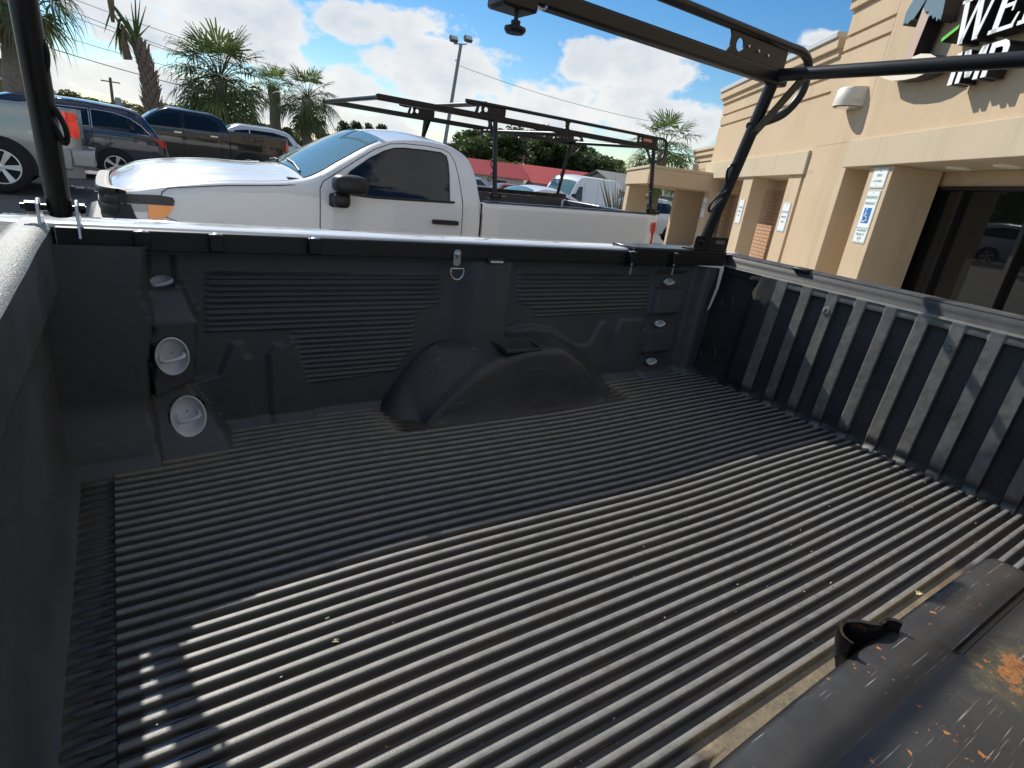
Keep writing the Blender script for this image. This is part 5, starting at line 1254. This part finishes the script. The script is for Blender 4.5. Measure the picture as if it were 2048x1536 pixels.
# wind-bent palm with only a few live fronds
def bent_palm():
    f = atp(305, 215, 25); h = atp(272, 78, 25); foot = Vector((f.x+.12, f.y, gz(f.x, 25)))
    t = thing('palm_tree', foot, 'half dead palm with rough shingled trunk and bent over fronds', 'palm tree', 'palm trees round the lot')
    b = B(0); P = smooth_path([foot, f, atp(296, 150, 25), h], 6); b.tube(P, [.31-.012*k if k < 14 else .16-.02*(k-14) for k in range(len(P))], 14); tk = b.build('trunk', TRUNK, t)
    rng = random.Random(8); bb = B(0)
    for k in range(170):
        q = k/170; i = q*(len(P)-2); p = P[int(i)].lerp(P[int(i)+1], i % 1); a = k*2.4; o = Vector((math.cos(a), math.sin(a), 0)); qd = Vector((-math.sin(a), math.cos(a), 0)); r = .30-.10*q
        if p.z < f.z-1.6: continue
        bb.face([p+o*r*.9-qd*.10, p+o*r*.9+qd*.10, p+o*r*1.18+qd*.05+Vector((0, 0, .20)), p+o*r*rng.uniform(1.2, 1.6)+Vector((0, 0, .27)), p+o*r*1.18-qd*.05+Vector((0, 0, .20))])
    bb.build('leaf_bases', TRUNK, tk, recalc=False, smooth=False)
    b = B(0)
    for (px, py, r_) in ((280, 0, .03), (262, 5, .03), (292, 12, .028), (250, 30, .03), (270, -25, .03), (300, 50, .02)):
        e = atp(px, py, 25+rng.uniform(-.3, .3)); b.tube([h, h.lerp(e, .5), e], [.05, r_, .008], 5)
    for pts in ([(272, 85), (262, 60), (250, 42), (240, 40), (236, 55), (232, 80)], [(268, 75), (240, 30), (225, 12), (222, 25)]):
        Q = [atp(px, py, 24.8) for px, py in pts]; Q = smooth_path(Q, 5); b.tube(Q, [.07-.05*k/len(Q) for k in range(len(Q))], 6)
    b.build('spears', PALM2, t)
    b = B(0)
    for (px, py) in ((236, 52), (222, 20), (244, 48)):
        c = atp(px, py, 24.8)
        for k in range(9):
            d = Vector((rng.uniform(-1, 1), rng.uniform(-1, 1), -1.3)).normalized(); l = rng.uniform(.5, 1.0); q = d.cross(Vector((0, 0, 1))).normalized()*.03
            b.face([c-q, c+q, c+d*l*.6+q, c+d*l, c+d*l*.6-q])
    b.build('crown', PALM, t, recalc=False, smooth=False)
    b = B(0); c = atp(247, 52, 24.7); b.tube([c, c-Vector((.03, 0, .5)), c-Vector((-.03, 0, .95))], [.05, .10, .13], 8); c2 = atp(222, 8, 24.7); b.tube([c2+Vector((0, 0, .3)), c2, c2-Vector((0, 0, .5))], [.1, .09, .05], 8); b.build('dead_fronds', DEAD, t)
bent_palm()
# windmill palm by the porch
Pp = atp(1328, 292, 15.0); palm('palm_tree', 'bright green fan palm growing beside the porch roof', (Pp.x+.1, Pp.y, gz(Pp.x, Pp.y)-.1), Pp-Vector((0, 0, .1)), .16, 1.35, 40, 4, 6, leaf=PALM2, lo=-60, group=None)
Ps = atp(1245, 400, 13.0)
def shrub():
    t = thing('spiky_shrub', (Ps.x, Ps.y, gz(Ps.x, Ps.y)), 'yellowing spiky shrub standing before the porch', 'shrub'); rng = random.Random(5); base = Vector((Ps.x, Ps.y, gz(Ps.x, Ps.y)))
    for nm, mt, n in (('leaves', leaf_mat('yellow_leaf', (.22, .22, .03), (.32, .24, .05)), 46), ('dry_stems', DEAD, 22)):
        b = B(0)
        for k in range(n):
            a = rng.uniform(0, 6.28); e = rng.uniform(.05, .4); hgt = rng.uniform(1.2, 2.05); tip = base+Vector((math.cos(a)*e*hgt+(-.25 if nm != 'leaves' else 0), math.sin(a)*e*hgt, hgt)); m = base.lerp(tip, .5)+Vector((0, 0, .12))
            b.tube([base+Vector((0, 0, .02)), m, tip], [.02, .02, .003], 4, cap=False)
        b.build(nm, mt, t, smooth=False)
shrub()
def tree_mesh(seed, n, shape):
    """crown of leaf clumps in a unit volume (height 1, radius about .5), trunk and limbs apart"""
    rng = random.Random(seed); b = B(0); cl = []
    for k in range(int(26 if shape == 'oak' else 18)):
        if shape == 'oak': a = rng.uniform(0, 6.28); r = .40*math.sqrt(rng.random()); z = rng.uniform(.32, .92); r *= math.sqrt(max(.1, 1-((z-.55)/.45)**2))
        else: a = rng.uniform(0, 6.28); z = rng.uniform(.35, .97); r = .20*(1.15-z)*1.6*rng.random()
        cl.append((Vector((r*math.cos(a), r*math.sin(a), z)), rng.uniform(.09, .17)*(1 if shape == 'oak' else .7)))
    for c, cr in cl:
        for k in range(n//len(cl)):
            d = Vector((rng.gauss(0, 1), rng.gauss(0, 1), rng.gauss(0, .8))).normalized(); p = c+d*cr*rng.uniform(.55, 1.12)
            q = Vector((rng.uniform(-1, 1), rng.uniform(-1, 1), rng.uniform(-.4, .9))).normalized(); u = q.orthogonal().normalized(); w = q.cross(u); s = rng.uniform(.011, .024)
            b.face([p-u*s*1.5, p+w*s*.8, p+u*s*1.5, p-w*s*.8])
    tr = B(0); tr.tube([(0, 0, 0), (.01, 0, .2), (0, .01, .45), (.01, 0, .7)], [.035, .028, .02, .006], 8)
    for k in range(5 if shape == 'oak' else 3):
        c = cl[k*3][0]; tr.tube([(0, 0, .25+.06*k), (c.x*.5, c.y*.5, lerp(.3+.05*k, c.z, .6)), tuple(c)], [.014, .009, .004], 6)
    return b, tr
TM = {}
def tree(shape, seed, foot, hgt, wid, leaf, label, group):
    key = (shape, seed, leaf.name)
    if key not in TM:
        c, tr = tree_mesh(seed, 6500 if shape == 'oak' else 2200, shape)
        a = c.build('crown', leaf, None, recalc=False, smooth=False); d = tr.build('trunk', BARK, None); TM[key] = (a.data, d.data)
        bpy.data.objects.remove(a); bpy.data.objects.remove(d)
    t = thing('tree' if shape == 'oak' else 'pine_tree', foot, label, 'tree', group, rotz=seed*1.7+foot[0])
    t.scale = (1, 1, 1)
    for nm, me in zip(('crown', 'trunk'), TM[key]):
        o = bpy.data.objects.new(nm, me); COL.objects.link(o); o.parent = t; o.scale = (wid, wid, hgt)
    return t
rng = random.Random(11)
# big oaks behind the red roofed building
for k, (px, top, Y, wd, lf) in enumerate(((985, 262, 82, 15, OAK), (1030, 268, 90, 17, OAK), (1080, 258, 95, 17, OAK), (1120, 275, 85, 16, OAK), (1160, 292, 90, 16, OAK), (1195, 312, 80, 13, OAK), (1225, 318, 84, 13, OAK2), (1250, 334, 78, 10, AUT), (1005, 320, 62, 7, AUT), (958, 272, 90, 13, OAK), (1275, 345, 90, 12, OAK2))):
    tp = atp(px, top, Y); gzv = gz(tp.x, tp.y)-.6
    tree('oak', k % 3+1, (tp.x, tp.y, gzv), (tp.z-gzv)*1.02, wd, lf, ['large dark oak rising behind the red roofed building', 'light green tree at the end of the oak row', 'yellowing tree beside the dark oaks'][0 if lf is OAK else 1 if lf is OAK2 else 2], ['dark oaks behind the red roof', 'light trees by the oaks', 'yellowing trees by the oaks'][0 if lf is OAK else 1 if lf is OAK2 else 2])
# mixed trees along the left skyline and behind the palms
for k in range(26):
    px = 95+k*25.5+rng.uniform(-8, 8); hz = 230+px*.128
    if 180 < px < 230: continue
    Y = rng.uniform(75, 120); tp = atp(px, hz-rng.uniform(12, 34)-(34 if px < 170 else 20 if px < 360 else 8), Y); g_ = gz(tp.x, tp.y)
    pine = rng.random() < .35
    lf = PINE if pine else rng.choice([OAK2, AUT, OAK, OAK2])
    tree('pine' if pine else 'oak', rng.choice([4, 5]) if pine else rng.choice([1, 2, 3]), (tp.x, tp.y, g_-.5), max(4, tp.z-g_+.6), rng.uniform(6, 10) if not pine else rng.uniform(6, 9), lf,
         'thin pine standing in the far skyline behind the palms' if pine else {'oak_leaf_light': 'light green tree in the far skyline behind the palms', 'autumn_leaf': 'olive brown tree in the far skyline behind the palms', 'oak_leaf': 'dark green tree in the far skyline behind the palms'}[lf.name],
         'pines on the skyline' if pine else {'oak_leaf_light': 'light green skyline trees', 'autumn_leaf': 'olive skyline trees', 'oak_leaf': 'dark skyline trees'}[lf.name])
for k, px in enumerate((690, 715, 740, 765)):
    tp = atp(px, 238+6*(k % 2)+.1*(px-690), 110); g_ = gz(tp.x, tp.y)
    tree('pine', 4+k % 2, (tp.x, tp.y, g_-.5), tp.z-g_+.5, 8, PINE, 'thin pine standing in the far skyline behind the palms', 'pines on the skyline')

# ------------------------------------------------------------------ far buildings
def far_building(name, label, cx, cy, wx, wy, wall_h, roof_h, zg, wallm, roofm, rot=0, gable=True, wins=()):
    t = thing(name, (cx, cy, zg), label, 'building', rotz=rot)
    b = B(0); b.box((cx-wx/2, cy-wy/2, zg-.5), (cx+wx/2, cy+wy/2, zg+wall_h)); b.build('wall', wallm, t, smooth=False)
    if gable:
        b = B(0); e = .5; x0, x1, y0, y1 = cx-wx/2-e, cx+wx/2+e, cy-wy/2-e, cy+wy/2+e; ym = cy
        for k in range(24):   # standing-seam strips
            a, c = lerp(x0, x1, k/24), lerp(x0, x1, (k+1)/24)-.03
            b.face([(a, y0, zg+wall_h-.05), (c, y0, zg+wall_h-.05), (c, ym, zg+wall_h+roof_h), (a, ym, zg+wall_h+roof_h)]); b.face([(a, y1, zg+wall_h-.05), (c, y1, zg+wall_h-.05), (c, ym, zg+wall_h+roof_h), (a, ym, zg+wall_h+roof_h)])
            b.box((c, y0, zg+wall_h-.06), (c+.03, y0+.02, zg+wall_h))
        b.grid([[(x0, y0, zg+wall_h-.08), (x0, ym, zg+wall_h+roof_h-.03), (x0, y1, zg+wall_h-.08)], [(x1, y0, zg+wall_h-.08), (x1, ym, zg+wall_h+roof_h-.03), (x1, y1, zg+wall_h-.08)]])
        b.build('roof', roofm, t, smooth=False, recalc=False)
        for xg in (x0+e, x1-e):
            b = B(0); b.face([(xg, y0+e, zg+wall_h), (xg, ym, zg+wall_h+roof_h-.15), (xg, y1-e, zg+wall_h)]); b.build('gable', wallm, t, smooth=False, recalc=False)
    else:
        b = B(0); b.box((cx-wx/2-.2, cy-wy/2-.2, zg+wall_h), (cx+wx/2+.2, cy+wy/2+.2, zg+wall_h+roof_h)); b.build('roof', roofm, t, smooth=False)
    for (a, z0, w, h_) in wins:
        b = B(0); b.box((cx+a, cy-wy/2-.06, zg+z0), (cx+a+w, cy-wy/2+.05, zg+z0+h_)); f = b.build('window', M('far_frame', (.6, .6, .58), .5), t, smooth=False)
        b = B(0); b.box((cx+a+.1, cy-wy/2-.075, zg+z0+.1), (cx+a+w-.1, cy-wy/2-.06, zg+z0+h_-.1)); b.build('pane', TINT, f, smooth=False)
    return t
REDR = M('red_roof', (.42, .06, .045), .5, var=(2, .5, (.50, .09, .06))); CREAM = M('far_cream', (.62, .58, .52), .9)
p = atp(1120, 372, 48)
far_building('diner', 'low building with a bright red metal roof behind the cargo van', p.x+8.0, p.y+6, 15, 9, 2.6, 1.7, p.z-2.6, CREAM, REDR, rot=R(-18), wins=[(-7, .9, 1.3, 1.2), (-5, .9, 1.3, 1.2), (-2.5, .3, 1.0, 1.9), (0, .9, 2.0, 1.2), (3.5, .9, 2.0, 1.2)])
p = atp(1010, 358, 52); far_building('diner_annex', 'small red roofed annex beside the red roofed building', p.x, p.y+4, 7, 6, 2.2, 1.4, p.z-2.0, CREAM, M('red_roof_dark', (.36, .045, .04), .5), rot=R(-18), wins=[(-2.5, .8, 1.2, 1.1), (.5, .8, 1.2, 1.1)])
p = atp(1290, 392, 34); far_building('grey_shed', 'grey gabled shed beyond the porch and the yellowing shrub', p.x+1, p.y+3, 7, 6, 2.4, 1.3, p.z-2.2, M('shed_wall', (.36, .35, .31), .9), M('shed_roof', (.30, .29, .27), .8), wins=[(-2.5, .8, 1.0, 1.1)])
p = atp(5, 175, 45); far_building('brown_store', 'brown flat roofed store with a white window behind the minivan', p.x-3, p.y+3, 8.5, 6, 3.1, .35, p.z-2.0, M('store_brown', (.20, .15, .12), .9), M('store_roof', (.10, .085, .08), .8), gable=False, wins=[(2.6, 1.3, 1.4, 1.2)])

# ------------------------------------------------------------------ poles and wires
def flood_pole():
    top = atp(922, 88, 36); base = atp(889, 290, 36); ax = (top-base).normalized(); g_ = gz(base.x, 36); base = top-ax*((top.z-g_)/ax.z)
    t = thing('light_pole', (base.x, base.y, g_), 'tall steel pole with two floodlights rising behind the white pickup cab', 'light pole')
    b = B(0); b.tube([base, top], [.13, .10], 12); b.build('pole', M('pole_steel', (.22, .23, .24), .5, metal=.4), t)
    r = _X; b = B(0); b.tube([top-r*.45+Vector((0, 0, .02)), top+r*.35+Vector((0, 0, -.02))], .035, 8); b.tube([top+Vector((0, 0, -.9))-r*.3, top+Vector((0, 0, -.9))], .03, 6); b.build('arm', MATS['pole_steel'], t)
    for s in (-.48, .42):
        c = top+r*s+Vector((0, 0, .28)); mt = Matrix.Translation(c) @ Matrix.Rotation(R(-35), 4, 'X')
        b = B(0); b.box((-.26, -.10, -.17), (.26, .12, .17), mt); f = b.build('floodlight', M('lamp_housing', (.10, .10, .11), .5), t, smooth=False, bevel=.03)
        b = B(0); b.box((-.22, -.115, -.13), (.22, -.102, .13), mt); b.build('lens', M('flood_lens', (.5, .52, .52), .15, coat=1), f, smooth=False)
        b = B(0); b.tube([top+r*s*.9, c-Vector((0, 0, .12))], .025, 6); b.build('bracket', MATS['pole_steel'], f)
    return top
FT = flood_pole()
def upole(px, top_py, Y, label, trans=True):
    tp = atp(px, top_py, Y); g_ = gz(tp.x, tp.y); t = thing('utility_pole', (tp.x, tp.y, g_), label, 'utility pole')
    W_ = M('pole_wood', (.16, .12, .09), .9)
    b = B(0); b.tube([(tp.x, tp.y, g_), tuple(tp)], [.16, .11], 10); b.build('pole', W_, t)
    b = B(0); b.tube([(tp.x-.75, tp.y, tp.z-.35), (tp.x+.75, tp.y, tp.z-.35)], 1, rect=(.12, .1)); b.build('crossarm', W_, t)
    if trans:
        b = B(0); b.lathe([(0, 0), (.24, 0), (.25, .1), (.25, .7), (.2, .8), (0, .82)], (tp.x+.42, tp.y, tp.z-2.4), seg=14); b.build('transformer', M('transformer', (.33, .38, .38), .5), t)
    return tp
U1 = upole(220, 155, 70, 'wooden utility pole with crossarm and transformer above the treetops')
U2 = upole(505, 196, 60, 'wooden utility pole between the bushy palm and the slim palm', False)
U3 = upole(1048, 310, 62, 'wooden utility pole before the dark oaks', False)
def wire(a, c, sag, r, label, group):
    a, c = Vector(a), Vector(c); P = [a.lerp(c, k/24)-Vector((0, 0, 4*sag*(k/24)*(1-k/24))) for k in range(25)]
    b = B(0); b.tube(P, r, 5); tag(b.build('power_line', M('cable', (.03, .03, .035), .6)), label, 'power line', group)
wire(FT-Vector((0, 0, 1.2)), atp(1298, 242, 30), .25, .013, 'single dark wire running from the floodlight pole towards the porch', None)
for (x0, y0, x1, y1, Y) in ((-40, 50, 520, 206, 44), (60, 0, 560, 165, 46), (100, -20, 620, 150, 47), (110, 8, 600, 178, 45), (-60, 8, 420, 150, 45)):
    wire(atp(x0, y0, Y), atp(x1, y1, Y+6), .3, .016 if Y > 44 else .024, 'thin overhead wire crossing the sky above the parked row', 'overhead wires above the parked row')

# ------------------------------------------------------------------ dry leaves lying in the bed
def bed_leaf(px, py, size, colr, seed, label):
    d = _X*(px-1024)+_D*(py-768)+_F*1126.97; k = (ZF+.016)/d.z; p = d*k
    rng = random.Random(seed); b = B(); n = 11; ring = []
    for i in range(n):
        a = 2*math.pi*i/n; r = size*(.55+.45*((i % 2))+rng.uniform(-.1, .1)); ring.append((p.x+r*math.cos(a), p.y+.6*r*math.sin(a), p.z+rng.uniform(0, .5)*size))
    c = (p.x, p.y, p.z+.15*size)
    for i in range(n): b.face([c, ring[i], ring[(i+1) % n]])
    o = b.build('dry_leaf', M('dry_leaf%d' % seed, colr, .8), None, smooth=False, recalc=False, solid=.0006); o.location = (0, 0, 0)
    tag(o, label, 'leaf')
bed_leaf(788, 957, .010, (.20, .10, .06), 1, 'small brown curled leaf on the shaded floor ribs')
bed_leaf(672, 1283, .009, (.45, .38, .25), 2, 'pale crumpled leaf on the sunlit floor ribs')
bed_leaf(655, 1237, .005, (.40, .38, .33), 3, 'tiny pale leaf scrap on the first sunlit ribs')
bed_leaf(1838, 1188, .014, (.62, .52, .32), 4, 'pale yellow crumpled leaf lying against the scratched wheel housing')
